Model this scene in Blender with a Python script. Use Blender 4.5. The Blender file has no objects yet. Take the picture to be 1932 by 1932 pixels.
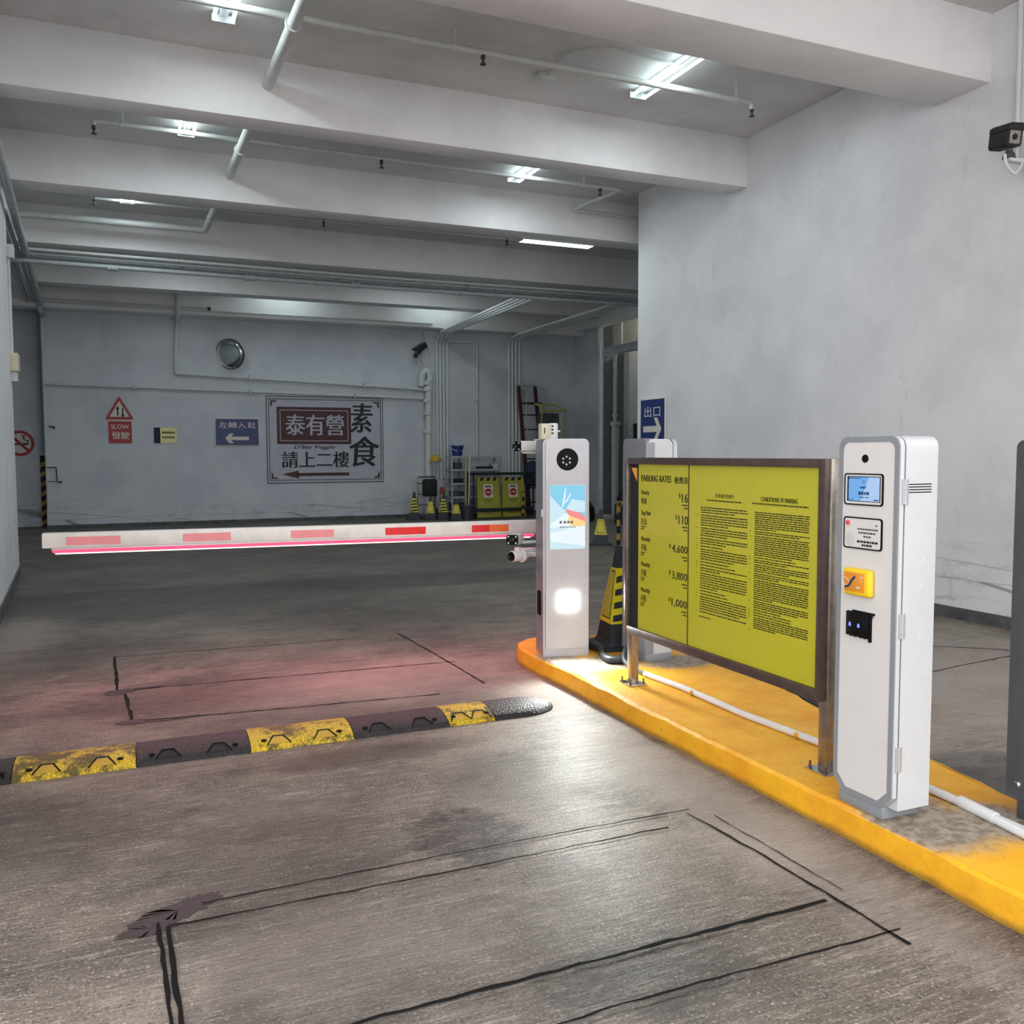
import bpy, bmesh, math, random
from mathutils import Vector, Matrix
random.seed(7)
SC = bpy.context.scene
COL = SC.collection
PI = math.pi

# ------------------------------------------------------------------ camera
cam_d = bpy.data.cameras.new('camera'); cam = bpy.data.objects.new('camera', cam_d); COL.objects.link(cam)
YAW, PITCH, ROLL = math.radians(23.2654), math.radians(-3.7912), math.radians(-0.1928)
fw = Vector((math.sin(YAW)*math.cos(PITCH), math.cos(YAW)*math.cos(PITCH), math.sin(PITCH)))
rt = Vector((math.cos(YAW), -math.sin(YAW), 0)); up = rt.cross(fw)
r2 = rt*math.cos(ROLL) + up*math.sin(ROLL); u2 = -rt*math.sin(ROLL) + up*math.cos(ROLL)
cam.matrix_world = Matrix(((r2.x, u2.x, -fw.x, 0), (r2.y, u2.y, -fw.y, 0), (r2.z, u2.z, -fw.z, 1.5), (0, 0, 0, 1)))
cam_d.sensor_width = 36; cam_d.lens = 36*1690.42/1932; cam_d.clip_start = 0.05
SC.camera = cam

# ------------------------------------------------------------------ world (daylight through the open entrance behind the camera) and exposure
W = bpy.data.worlds.new('world'); SC.world = W; W.use_nodes = True
W.node_tree.nodes['Background'].inputs[0].default_value = (0.97, 0.98, 1.0, 1)
W.node_tree.nodes['Background'].inputs[1].default_value = 3.1
SC.view_settings.view_transform = 'Standard'; SC.view_settings.look = 'None'
SC.view_settings.gamma = 1; SC.view_settings.use_curve_mapping = False
SC.view_settings.exposure = 0.0
TUBE, LAMPW = 7.0, 24.0            # emission of a fluorescent tube, power of the light it throws
try:
    SC.cycles.use_denoising = True; SC.cycles.max_bounces = 7; SC.cycles.diffuse_bounces = 4; SC.cycles.adaptive_threshold = 0.02; SC.cycles.sample_clamp_indirect = 6
except Exception: pass

# ------------------------------------------------------------------ materials
def lin(c):
    f = lambda v: v/12.92 if v <= 0.04045 else ((v+0.055)/1.055)**2.4
    return tuple(f(v/255) for v in c) + (1.0,)

class G:
    def __init__(s, name):
        s.m = bpy.data.materials.new(name); s.m.use_nodes = True; s.t = s.m.node_tree
        s.b = s.t.nodes['Principled BSDF']; s._p = None
    def new(s, ty, **kw):
        n = s.t.nodes.new(ty)
        for k, v in kw.items(): setattr(n, k, v)
        return n
    def set(s, sock, v):
        if hasattr(v, 'is_linked') or isinstance(v, bpy.types.NodeSocket): s.t.links.new(v, sock)
        else: sock.default_value = v
    def pos(s):
        if s._p is None: s._p = s.new('ShaderNodeTexCoord').outputs['Object']
        return s._p
    def vmap(s, sc, loc=(0, 0, 0), rot=(0, 0, 0)):
        n = s.new('ShaderNodeMapping'); n.inputs['Scale'].default_value = sc; n.inputs['Location'].default_value = loc
        n.inputs['Rotation'].default_value = rot
        s.t.links.new(s.pos(), n.inputs['Vector']); return n.outputs[0]
    def noise(s, scale, detail=4, rough=0.6, v=None, dist=0):
        n = s.new('ShaderNodeTexNoise'); n.inputs['Scale'].default_value = scale; n.inputs['Detail'].default_value = detail
        n.inputs['Roughness'].default_value = rough; n.inputs['Distortion'].default_value = dist
        s.t.links.new(v if v is not None else s.pos(), n.inputs['Vector']); return n.outputs['Fac']
    def vor(s, scale, v=None, feat='F1'):
        n = s.new('ShaderNodeTexVoronoi', feature=feat); n.inputs['Scale'].default_value = scale
        s.t.links.new(v if v is not None else s.pos(), n.inputs['Vector']); return n.outputs['Distance']
    def math(s, op, a, b=0.0, c=0.0):
        n = s.new('ShaderNodeMath', operation=op)
        for i, v in enumerate((a, b, c)): s.set(n.inputs[i], v)
        return n.outputs[0]
    def step(s, v, a, b, lo=0.0, hi=1.0):
        n = s.new('ShaderNodeMapRange', interpolation_type='SMOOTHSTEP')
        for i, x in enumerate((v, a, b, lo, hi)): s.set(n.inputs[i], x)
        return n.outputs[0]
    def mix(s, f, a, b):
        n = s.new('ShaderNodeMix', data_type='RGBA'); s.set(n.inputs['Factor'], f)
        s.set(n.inputs['A'], a); s.set(n.inputs['B'], b); return n.outputs['Result']
    def xyz(s, v=None):
        n = s.new('ShaderNodeSeparateXYZ'); s.t.links.new(v if v is not None else s.pos(), n.inputs[0]); return n.outputs
    def ell(s, c, r, warp, soft=0.5):
        """a soft-edged patch at c with radii r, its edge broken up by the noise value warp"""
        n = s.new('ShaderNodeVectorMath', operation='SUBTRACT'); s.t.links.new(s.pos(), n.inputs[0]); n.inputs[1].default_value = (c[0], c[1], c[2] if len(c) > 2 else 0)
        d = s.new('ShaderNodeVectorMath', operation='DIVIDE'); s.t.links.new(n.outputs[0], d.inputs[0]); d.inputs[1].default_value = (r[0], r[1], r[2] if len(r) > 2 else 1e3)
        l = s.new('ShaderNodeVectorMath', operation='LENGTH'); s.t.links.new(d.outputs[0], l.inputs[0])
        e = s.math('ADD', l.outputs['Value'], warp)
        return s.step(e, 1.0+soft, 1.0-soft)
    def bump(s, h, strength, dist=0.01):
        n = s.new('ShaderNodeBump'); n.inputs['Strength'].default_value = strength; n.inputs['Distance'].default_value = dist
        s.t.links.new(h, n.inputs['Height']); s.t.links.new(n.outputs[0], s.b.inputs['Normal'])
    def base(s, v): s.set(s.b.inputs['Base Color'], v)
    def rough(s, v): s.set(s.b.inputs['Roughness'], v)

def pm(name, c, rough=0.5, metal=0.0, var=0.06, scale=9, bump=0.0, bs=60, coat=0.0):
    """plain painted / plastic / metal surface with a faint procedural mottling"""
    g = G(name); c = lin(c) if max(c) > 1 else tuple(c)+(1,)
    d = tuple(max(0, x*(1-var*2)) for x in c[:3])+(1,)
    g.base(g.mix(g.step(g.noise(scale, 4), 0.35, 0.7), c, d))
    g.rough(g.step(g.noise(scale*2.3, 3), 0.2, 0.8, max(0.02, rough-0.05), min(1, rough+0.07)))
    g.b.inputs['Metallic'].default_value = metal
    if coat: g.b.inputs['Coat Weight'].default_value = coat; g.b.inputs['Coat Roughness'].default_value = 0.12
    if bump: g.bump(g.noise(bs, 4), bump, 0.004)
    return g.m

def em(name, c, strength, base=(20, 20, 20)):
    g = G(name); g.base(lin(base)); g.b.inputs['Emission Color'].default_value = lin(c); g.b.inputs['Emission Strength'].default_value = strength
    return g.m

def wall_mat(name, c, c2, dirt=(120, 118, 112), dirt_amt=0.25, bump=0.35, low=None):
    g = G(name)
    n1 = g.noise(0.9, 5, 0.65); n2 = g.noise(7, 5, 0.7); sp = g.noise(45, 3)
    a = g.mix(g.step(n1, 0.35, 0.7), lin(c), lin(c2))
    m = g.step(g.noise(2.1, 8, 0.75, g.vmap((1, 1, 0.45))), 0.60, 0.74)
    a = g.mix(g.math('MULTIPLY', m, dirt_amt), a, lin(dirt))
    crk = g.step(g.vor(1.3, g.vmap((0.12, 0.12, 3.4)), 'DISTANCE_TO_EDGE'), 0.014, 0.0)
    msk = g.step(g.noise(0.7, 3), 0.52, 0.62)
    if low:     # scuffed band low on the wall
        z = g.xyz()[2]; lo = g.step(z, low, low*0.3); a = g.mix(g.math('MULTIPLY', lo, g.step(g.noise(4, 8, 0.75, g.vmap((1, .6, 2.5))), 0.5, 0.68, 0, .45)), a, lin((128, 120, 112)))
        crk2 = g.math('MULTIPLY', crk, lo); a = g.mix(g.math('MULTIPLY', crk2, 0.7), a, lin((90, 84, 78)))
    g.base(a); g.rough(g.step(n2, 0.2, 0.8, 0.55, 0.75)); g.b.inputs['Specular IOR Level'].default_value = 0.35
    g.bump(g.math('ADD', g.math('MULTIPLY', n2, 0.8), g.math('MULTIPLY', sp, 0.35)), bump, 0.006)
    return g.m

M = {}
M['wall'] = wall_mat('white_plaster', (230, 230, 233), (214, 215, 219), low=0.9)
M['back'] = wall_mat('grey_white_plaster', (206, 210, 216), (190, 195, 202), low=0.7)
M['beam'] = wall_mat('beam_paint', (240, 239, 239), (226, 225, 226), dirt_amt=0.12)
M['ceil'] = wall_mat('ceiling_paint', (218, 217, 216), (198, 197, 197), dirt=(140, 138, 135), dirt_amt=0.5, bump=0.5)
M['skirt'] = pm('grey_skirting_paint', (92, 94, 94), 0.7, var=0.25, scale=5, bump=0.4)
M['dark'] = pm('shaded_recess_wall', (120, 126, 126), 0.8, var=0.1)  # side passage walls coloured darker in place of their shade

def floor_mat():
    g = G('brushed_concrete')
    st = g.noise(1.0, 5, 0.7, g.vmap((2.2, 42, 1)), 0.4)
    fine = g.noise(1.0, 3, 0.7, g.vmap((14, 130, 1)))
    big = g.noise(0.75, 6, 0.62); mid = g.noise(2.6, 6, 0.7, g.vmap((.75, 1.25, 1))); grit = g.noise(95, 3, 0.7)
    warp = g.math('MULTIPLY', g.math('SUBTRACT', g.noise(4.5, 9, 0.8, g.vmap((.7, 1.5, 1))), 0.5), 2.6)
    a = g.mix(g.step(big, 0.33, 0.68), lin((96, 86, 77)), lin((150, 138, 126)))
    a = g.mix(g.step(mid, 0.45, 0.70), a, lin((88, 79, 72)))
    a = g.mix(g.math('MULTIPLY', g.step(g.noise(17, 6, 0.75, g.vmap((.6, 1.5, 1))), 0.52, 0.66), 0.5), a, lin((182, 171, 160)))
    a = g.mix(g.math('MULTIPLY', g.step(st, 0.5, 0.74), 0.6), a, lin((178, 168, 158)))
    a = g.mix(g.math('MULTIPLY', g.step(fine, 0.52, 0.34), 0.6), a, lin((70, 63, 57)))
    a = g.mix(g.math('MULTIPLY', g.step(grit, 0.57, 0.68), 0.75), a, lin((206, 198, 188)))
    a = g.mix(g.math('MULTIPLY', g.step(grit, 0.44, 0.33), 0.8), a, lin((40, 36, 34)))
    # darker zone beyond the gate and pale worn strip beside the kerb
    y = g.xyz()[1]
    a = g.mix(g.math('MULTIPLY', g.step(y, 7.0, 10.0), 0.55), a, lin((76, 77, 73)))
    brk = g.step(g.noise(1.0, 7, 0.8, g.vmap((9, 26, 1)), 1.2), 0.40, 0.56, .12, 1.0)
    dk = None
    for c, r, s in [((1.20, 3.22), (.22, .26), 1.25), ((1.36, 2.15), (.32, .2), 1.1), ((.45, 3.3), (.45, .7), .42), ((.8, 10.4), (5, .35), .6), ((3.4, 9.9), (3, .3), .5),
                    ((-.3, 9.6), (2.2, 1.0), .45), ((.35, 5.9), (.75, .5), .5), ((.7, 5.2), (.7, .2), .3), ((1.2, 5.0), (.5, .12), .35), ((2.16, 3.05), (.2, .16), 1.2),
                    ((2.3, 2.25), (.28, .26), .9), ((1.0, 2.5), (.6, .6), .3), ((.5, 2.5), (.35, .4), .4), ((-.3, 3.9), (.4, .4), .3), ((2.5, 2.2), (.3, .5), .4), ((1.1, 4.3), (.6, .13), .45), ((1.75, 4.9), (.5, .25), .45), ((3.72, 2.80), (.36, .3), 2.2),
                    ((-1.0, 7.5), (.9, 1.2), .3), ((1.55, 3.75), (.25, .35), .35), ((2.1, 8), (1.2, 1.2), .3)]:
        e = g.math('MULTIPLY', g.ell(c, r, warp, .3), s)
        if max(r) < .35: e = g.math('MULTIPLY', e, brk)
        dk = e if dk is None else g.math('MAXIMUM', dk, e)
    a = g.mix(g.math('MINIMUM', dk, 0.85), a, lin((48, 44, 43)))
    pale = None
    for c, r, s in [((2.25, 3.0), (.22, 1.1), .55), ((1.5, 5.6), (.8, .7), .35), ((5.0, 4.2), (1.4, 1.6), .55), ((.55, 2.6), (.5, .25), .25), ((2.3, 5.2), (.25, .6), .4), ((-.9, 8.3), (.35, .8), .5)]:
        e = g.math('MULTIPLY', g.ell(c, r, warp, .6), s); pale = e if pale is None else g.math('MAXIMUM', pale, e)
    a = g.mix(pale, a, lin((176, 163, 154)))
    pits = g.math('MULTIPLY', g.step(g.vor(9, g.vmap((1, 1.6, 1))), 0.13, 0.07), g.step(g.noise(1.1, 4), 0.52, 0.66))
    a = g.mix(g.math('MULTIPLY', pits, 0.8), a, lin((45, 40, 38)))
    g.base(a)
    rg = g.step(g.noise(1.4, 5), 0.3, 0.7, 0.40, 0.62)
    wet = g.ell((1.95, 3.9), (.75, 1.5), warp, .7)
    g.rough(g.math('SUBTRACT', g.math('SUBTRACT', rg, g.math('MULTIPLY', dk, 0.10)), g.math('MULTIPLY', wet, 0.13)))
    g.b.inputs['Specular IOR Level'].default_value = 0.42
    h = g.math('ADD', g.math('MULTIPLY', st, 1.0), g.math('ADD', g.math('MULTIPLY', grit, 0.55), g.math('MULTIPLY', fine, .5)))
    g.bump(h, 1.0, 0.011)
    return g.m
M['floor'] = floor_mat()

def island_mat():
    g = G('worn_yellow_kerb_paint')
    warp = g.math('MULTIPLY', g.math('SUBTRACT', g.noise(5, 6, 0.75), 0.5), 1.2)
    n = g.noise(3.0, 6, 0.7); f = g.noise(40, 4)
    a = g.mix(g.step(n, 0.35, 0.7), lin((240, 178, 28)), lin((222, 152, 18)))
    a = g.mix(g.math('MULTIPLY', g.step(f, 0.62, 0.74), 0.5), a, lin((196, 132, 26)))
    bare = None
    for c, r in [((2.70, 2.36, .12), (.26, .24, 1)), ((2.95, 2.28, .12), (.16, .2, 1)), ((2.82, 5.10, .12), (.36, .20, 1)), ((3.3, 4.92, .12), (.26, .17, 1)), ((2.62, 5.2, .12), (.2, .3, 1))]:
        e = g.ell(c, r, warp, .35); bare = e if bare is None else g.math('MAXIMUM', bare, e)
    bare = g.math('MULTIPLY', bare, g.step(g.math('ADD', g.xyz()[2], g.math('MULTIPLY', g.noise(12, 4), 0.012)), 0.112, 0.122))
    conc = g.mix(g.step(g.noise(30, 4), 0.4, 0.62), lin((150, 143, 134)), lin((105, 99, 92)))
    a = g.mix(g.math('MULTIPLY', bare, 0.92), a, conc)
    chip = g.math('MULTIPLY', g.step(g.vor(11), 0.12, 0.05), g.step(g.noise(2.5, 4), 0.5, 0.62))
    a = g.mix(g.math('MULTIPLY', chip, 0.7), a, lin((92, 74, 40)))
    z = g.xyz()[2]
    a = g.mix(g.math('MULTIPLY', g.step(g.math('ADD', z, g.math('MULTIPLY', g.noise(9, 4), 0.03)), 0.052, 0.018), 0.7), a, lin((104, 80, 40)))
    g.base(a); g.rough(g.step(n, 0.3, 0.7, 0.38, 0.6))
    g.bump(g.math('ADD', g.noise(14, 5), g.math('MULTIPLY', f, 0.5)), 0.5, 0.008)
    return g.m
M['island'] = island_mat()

def rubber_mat(name, c, worn):
    g = G(name)
    chk = g.vor(52, g.vmap((1, 1.2, .4)), 'DISTANCE_TO_EDGE')
    a = g.mix(g.step(chk, 0.10, 0.03), lin(c), tuple(x*0.45 for x in lin(c)[:3])+(1,))
    a = g.mix(g.math('MULTIPLY', g.step(g.noise(4.5, 7, 0.75), 0.475, 0.56), .9), a, lin(worn))
    g.base(a); g.rough(0.55); g.bump(chk, 0.8, 0.006); return g.m
M['rub_y'] = rubber_mat('yellow_rubber', (214, 178, 40), (70, 62, 34))
M['rub_k'] = rubber_mat('black_rubber', (46, 41, 43), (34, 31, 32))
M['sealant'] = pm('black_sealant', (15, 14, 14), 0.8, var=.1); M['sealant'].node_tree.nodes['Principled BSDF'].inputs['Specular IOR Level'].default_value = .2
M['epoxy'] = pm('dark_epoxy_patch', (60, 46, 48), 0.5, var=.2, scale=30, bump=.4, bs=40)
M['silver'] = pm('silver_powder_coat', (178, 176, 180), 0.42, 0.35, var=.03)
M['silver_d'] = pm('grey_powder_coat', (140, 143, 150), 0.42, 0.3, var=.04)
M['charcoal'] = pm('charcoal_powder_coat', (92, 94, 97), 0.32, 0.55, var=.05)
M['white'] = pm('white_gloss_paint', (194, 196, 198), 0.22, var=.015, coat=.4)
M['bezel'] = pm('grey_bezel', (134, 138, 142), 0.4, var=.03)
M['white_m'] = pm('matt_white_panel', (212, 208, 204), 0.45, var=.015)
M['steel'] = pm('brushed_steel', (168, 158, 148), 0.3, 0.9, var=.12, scale=20)
M['steel_d'] = pm('dark_reflection_steel', (100, 84, 80), 0.36, 0.55, var=.12, scale=20)  # brown tone stands in for dark surroundings mirrored in stainless steel
M['chrome'] = pm('chrome', (200, 200, 200), 0.12, 1.0, var=.02)
M['black'] = pm('black_plastic', (12, 12, 14), 0.55, var=.1)
M['black'].node_tree.nodes['Principled BSDF'].inputs['Specular IOR Level'].default_value = .15
M['blackm'] = pm('matt_black', (26, 28, 30), 0.7, var=.1)
M['grey'] = pm('dark_grey_plastic', (62, 68, 74), 0.5, var=.1)
M['ink'] = pm('black_ink', (22, 20, 14), 0.6, var=.02)
M['ink_soft'] = pm('small_print_ink', (70, 66, 22), 0.6, var=.02)
M['ycard'] = pm('yellow_green_acrylic', (188, 182, 44), 0.24, var=.025, scale=2, coat=.25)
M['orange'] = pm('orange_vinyl', (236, 164, 60), 0.5)
M['pipe'] = pm('white_pipe_paint', (206, 210, 208), 0.38, var=.05)
M['conduit'] = pm('grey_conduit_paint', (176, 182, 184), 0.4, var=.08)
M['riser'] = pm('riser_paint', (222, 226, 226), 0.35, var=.04)
M['pvc'] = pm('white_pvc', (214, 214, 216), 0.35, var=.05)
M['white_cam'] = pm('white_camera_shell', (220, 216, 212), 0.3)
M['cream'] = pm('cream_plastic', (214, 204, 178), 0.45)
M['blue'] = pm('blue_sign', (26, 52, 110), 0.4, var=.05)
M['swhite'] = pm('sign_white', (222, 214, 206), 0.5)
M['sred'] = pm('sign_red', (168, 32, 38), 0.45)
M['maroon'] = pm('maroon', (74, 26, 30), 0.5)
M['lilac'] = pm('banner_grey', (186, 186, 198), 0.55)
M['dkgreen'] = pm('dark_green_ink', (16, 34, 30), 0.6)
M['coney'] = pm('cone_yellow', (214, 200, 34), 0.4)
M['conerefl'] = pm('cone_reflective', (178, 178, 60), 0.3, var=.08, scale=60)
M['conek'] = pm('cone_black_rubber', (36, 42, 48), 0.55)
M['olive'] = pm('olive_yellow_board', (166, 160, 56), 0.5)
M['hazy'] = pm('hazard_yellow', (190, 150, 50), 0.5)
M['bluep'] = pm('blue_plastic', (28, 60, 130), 0.4)
M['navy'] = pm('navy_fabric', (34, 44, 70), 0.8)
M['railk'] = pm('dark_green_rail', (26, 40, 42), 0.5)
M['red_refl'] = pm('red_reflective_tape', (226, 40, 44), 0.3, var=.04)
M['pink_refl'] = pm('weak_return_reflective_tape', (236, 142, 146), 0.35, var=.04)  # paler pink colour stands for tape throwing back less light
M['orange_refl'] = pm('orange_reflective_tape', (240, 110, 60), 0.3, var=.04)
M['arm'] = pm('white_arm_paint', (226, 222, 216), 0.35)
M['mirror'] = pm('mirror_glass', (225, 230, 230), 0.04, 1.0, var=0.0)
M['glass'] = pm('dark_lens_glass', (12, 14, 18), 0.06, var=0.0)
M['vest'] = pm('red_cloth', (150, 70, 56), 0.8)
M['yell'] = pm('mustard_plastic', (196, 164, 50), 0.45)
M['reader'] = pm('reader_yellow', (242, 202, 34), 0.35)
M['reader_o'] = pm('reader_orange_label', (226, 144, 40), 0.45)
M['tube'] = em('fluorescent_tube', (226, 250, 252), TUBE)
M['led'] = em('white_led', (244, 255, 246), 40)
M['ledsmall'] = em('small_led', (240, 240, 230), .55)
M['ledred'] = em('red_led_strip', (255, 72, 112), 1.5); M['ledcore'] = em('led_strip_core', (255, 205, 196), 3.0)
M['scr_w'] = em('screen_white', (236, 250, 255), .95); M['scr_b'] = em('screen_sky_blue', (132, 208, 238), .95)
M['scr_p'] = em('screen_pale_blue', (206, 236, 248), .95); M['scr_r'] = em('screen_coral', (250, 140, 140), .95)
M['scr_o'] = em('screen_amber', (255, 214, 140), .95); M['scr_t'] = em('screen_text', (120, 120, 130), .6)
M['lcd'] = em('lcd_blue', (116, 178, 240), .9); M['lcd_l'] = em('lcd_pale', (178, 208, 250), .9); M['lcd_t'] = em('lcd_text', (30, 60, 130), .5)
M['ledblue'] = em('blue_led', (90, 110, 255), 3)
M['redbtn'] = pm('red_button', (220, 60, 70), 0.3)

# ------------------------------------------------------------------ mesh builder
def fil(pts, rad=0.06, n=5):
    """polyline with rounded corners"""
    pts = [Vector(p) for p in pts]; out = [pts[0]]
    for i in range(1, len(pts)-1):
        a, b, c = pts[i-1], pts[i], pts[i+1]
        d1 = (a-b); d2 = (c-b); r = min(rad, d1.length*.45, d2.length*.45)
        p, q = b+d1.normalized()*r, b+d2.normalized()*r
        for k in range(n+1):
            t = k/n; out.append(p*(1-t)**2 + b*2*t*(1-t) + q*t*t)
    out.append(pts[-1]); return out

def rr(x0, x1, z0, z1, r, n=4, bottom=None, chamfer=False):
    """rounded rectangle outline (counter-clockwise); bottom = other radius for the lower corners"""
    rb = r if bottom is None else bottom; out = []
    for cx, cz, rad, a0 in ((x1, z0, rb, -90), (x1, z1, r, 0), (x0, z1, r, 90), (x0, z0, rb, 180)):
        if rad <= 0: out.append((cx, cz)); continue
        ox = cx-rad if cx == x1 else cx+rad; oz = cz-rad if cz == z1 else cz+rad
        k = 1 if (chamfer and cz == z0) else n
        for i in range(k+1):
            a = math.radians(a0+90*i/k); out.append((ox+rad*math.cos(a), oz+rad*math.sin(a)))
    return out

class MB:
    def __init__(s): s.bm = bmesh.new(); s.ms = []; s.X = Matrix.Identity(4)
    def mi(s, m):
        if m not in s.ms: s.ms.append(m)
        return s.ms.index(m)
    def v(s, p): return s.bm.verts.new(s.X @ Vector(p))
    def f(s, vs, m):
        try: f = s.bm.faces.new(vs); f.material_index = s.mi(m); return f
        except ValueError: return None
    def box(s, x0, x1, y0, y1, z0, z1, m, bev=0.0, seg=2):
        vs = [s.v((x, y, z)) for x in (x0, x1) for y in (y0, y1) for z in (z0, z1)]
        fs = [s.f([vs[i] for i in q], m) for q in ((0, 1, 3, 2), (4, 6, 7, 5), (0, 4, 5, 1), (2, 3, 7, 6), (0, 2, 6, 4), (1, 5, 7, 3))]
        if bev:
            es = list({e for f in fs for e in f.edges})
            r = bmesh.ops.bevel(s.bm, geom=es, offset=bev, segments=seg, affect='EDGES', profile=0.5, material=s.mi(m))
        return s
    def prism(s, poly, d0, d1, m, axis='y', mside=None):
        """polygon in (x,z) pushed from y=d0 to d1 (axis y); (x,y) along z; (y,z) along x"""
        P = {'y': lambda a, b, d: (a, d, b), 'z': lambda a, b, d: (a, b, d), 'x': lambda a, b, d: (d, a, b)}[axis]
        A = [s.v(P(a, b, d0)) for a, b in poly]; B = [s.v(P(a, b, d1)) for a, b in poly]; n = len(poly)
        s.f(A, m); s.f(B[::-1], m)
        for i in range(n): s.f([A[i], B[i], B[(i+1) % n], A[(i+1) % n]], mside or m)
        return s
    def ring(s, outer, inner, d0, d1, m):
        """frame between two outlines with the same number of points, facing -y"""
        P = lambda q, d: s.v((q[0], d, q[1])); n = len(outer)
        a0 = [P(q, d0) for q in outer]; b0 = [P(q, d0) for q in inner]; a1 = [P(q, d1) for q in outer]; b1 = [P(q, d1) for q in inner]
        for i in range(n):
            j = (i+1) % n
            s.f([a0[i], a0[j], b0[j], b0[i]], m); s.f([a1[i], b1[i], b1[j], a1[j]], m)
            s.f([a0[i], a1[i], a1[j], a0[j]], m); s.f([b0[i], b0[j], b1[j], b1[i]], m)
        return s
    def tube(s, pts, r, m, seg=10, caps=True, closed=False):
        pts = [Vector(p) for p in pts]; n = len(pts); rings = []; nrm = None
        for i, p in enumerate(pts):
            if closed: t = pts[(i+1) % n]-pts[i-1]
            else: t = (pts[min(i+1, n-1)]-pts[max(i-1, 0)])
            t.normalize()
            if nrm is None:
                nrm = t.orthogonal().normalized()
                if abs(t.z) < .9: nrm = Vector((0, 0, 1)).cross(t).normalized()
            nrm = (nrm - t*nrm.dot(t)).normalized(); b = t.cross(nrm)
            rad = r[i] if isinstance(r, (list, tuple)) else r
            if 0 < i < n-1 and not closed:
                c = (pts[i]-pts[i-1]).normalized().dot((pts[i+1]-pts[i]).normalized()); rad = rad/max(.6, math.sqrt(max(.2, (1+c)/2)))
            rings.append([s.v(p + nrm*(rad*math.cos(2*PI*k/seg)) + b*(rad*math.sin(2*PI*k/seg))) for k in range(seg)])
        for i in range(n if closed else n-1):
            A, B = rings[i], rings[(i+1) % n]
            for k in range(seg): s.f([A[k], A[(k+1) % seg], B[(k+1) % seg], B[k]], m)
        if caps and not closed: s.f(rings[0][::-1], m); s.f(rings[-1], m)
        return s
    def lathe(s, prof, m, seg=20, o=(0, 0, 0), ax=(0, 0, 1)):
        ax = Vector(ax).normalized(); u = ax.orthogonal().normalized(); w = ax.cross(u); o = Vector(o); R = []
        for r, h in prof:
            if r < 1e-5: R.append([s.v(o+ax*h)])
            else: R.append([s.v(o+ax*h+u*(r*math.cos(2*PI*k/seg))+w*(r*math.sin(2*PI*k/seg))) for k in range(seg)])
        for A, B in zip(R, R[1:]):
            for k in range(seg):
                j = (k+1) % seg
                if len(A) == 1 and len(B) == 1: continue
                if len(A) == 1: s.f([A[0], B[j], B[k]], m)
                elif len(B) == 1: s.f([A[k], A[j], B[0]], m)
                else: s.f([A[k], A[j], B[j], B[k]], m)
        if len(R[0]) > 1: s.f(R[0][::-1], m)
        if len(R[-1]) > 1: s.f(R[-1], m)
        return s
    def frustum(s, a, b, z0, z1, m, ca=0.0):
        """square frustum, half widths a (bottom) and b (top)"""
        A = [s.v(p) for p in ((-a, -a, z0), (a, -a, z0), (a, a, z0), (-a, a, z0))]; B = [s.v(p) for p in ((-b, -b, z1), (b, -b, z1), (b, b, z1), (-b, b, z1))]
        s.f(A[::-1], m); s.f(B, m)
        for i in range(4): s.f([A[i], A[(i+1) % 4], B[(i+1) % 4], B[i]], m)
        return s
    def text(s, body, u0, z0, w, h, m, y=-0.002, shear=0.0, bold=0.0):
        """lettering facing -y, fitted to the box u0..u0+w, z0..z0+h (None keeps the natural proportion)"""
        c = bpy.data.curves.new('lettering', 'FONT'); c.body = body; c.resolution_u = 2; c.shear = shear
        o = bpy.data.objects.new('lettering', c); COL.objects.link(o); bpy.context.view_layer.update()
        me = bpy.data.meshes.new_from_object(o.evaluated_get(bpy.context.evaluated_depsgraph_get()))
        bpy.data.objects.remove(o); bpy.data.curves.remove(c)
        xs = [v.co.x for v in me.vertices]; ys = [v.co.y for v in me.vertices]
        if not xs: return s
        x0, y0 = min(xs), min(ys); kz = h/(max(ys)-y0) if h else None; kx = w/(max(xs)-x0) if w else kz
        if kz is None: kz = kx
        H = (max(ys)-y0)*kz
        for j, dx in enumerate((0,) if not bold else (-bold, bold, 0)):
            vs = [s.v((u0+(v.co.x-x0)*kx+dx*H, y-j*.0002, z0+(v.co.y-y0)*kz)) for v in me.vertices]
            for p in me.polygons: s.f([vs[i] for i in p.vertices], m)
        bpy.data.meshes.remove(me); return s
    def flat(s, poly, y, m):
        """flat printed shape facing -y"""
        s.f([s.v((a, y, b)) for a, b in poly], m); return s
    def rect(s, x0, x1, z0, z1, y, m): return s.flat(((x0, z0), (x1, z0), (x1, z1), (x0, z1)), y, m)
    def disc(s, cx, cz, r, y, m, n=28): return s.flat([(cx+r*math.cos(2*PI*k/n), cz+r*math.sin(2*PI*k/n)) for k in range(n)], y, m)
    def build(s, name, parent=None, loc=(0, 0, 0), rotz=0.0, smooth=True):
        bmesh.ops.recalc_face_normals(s.bm, faces=s.bm.faces) if smooth != 'keep' else None
        me = bpy.data.meshes.new(name); s.bm.to_mesh(me); s.bm.free()
        for m in s.ms: me.materials.append(m)
        if smooth and me.polygons:
            me.polygons.foreach_set('use_smooth', [True]*len(me.polygons)); me.set_sharp_from_angle(angle=math.radians(32))
        o = bpy.data.objects.new(name, me); COL.objects.link(o); o.location = loc; o.rotation_euler = (0, 0, rotz)
        if parent: o.parent = parent
        return o

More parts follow.
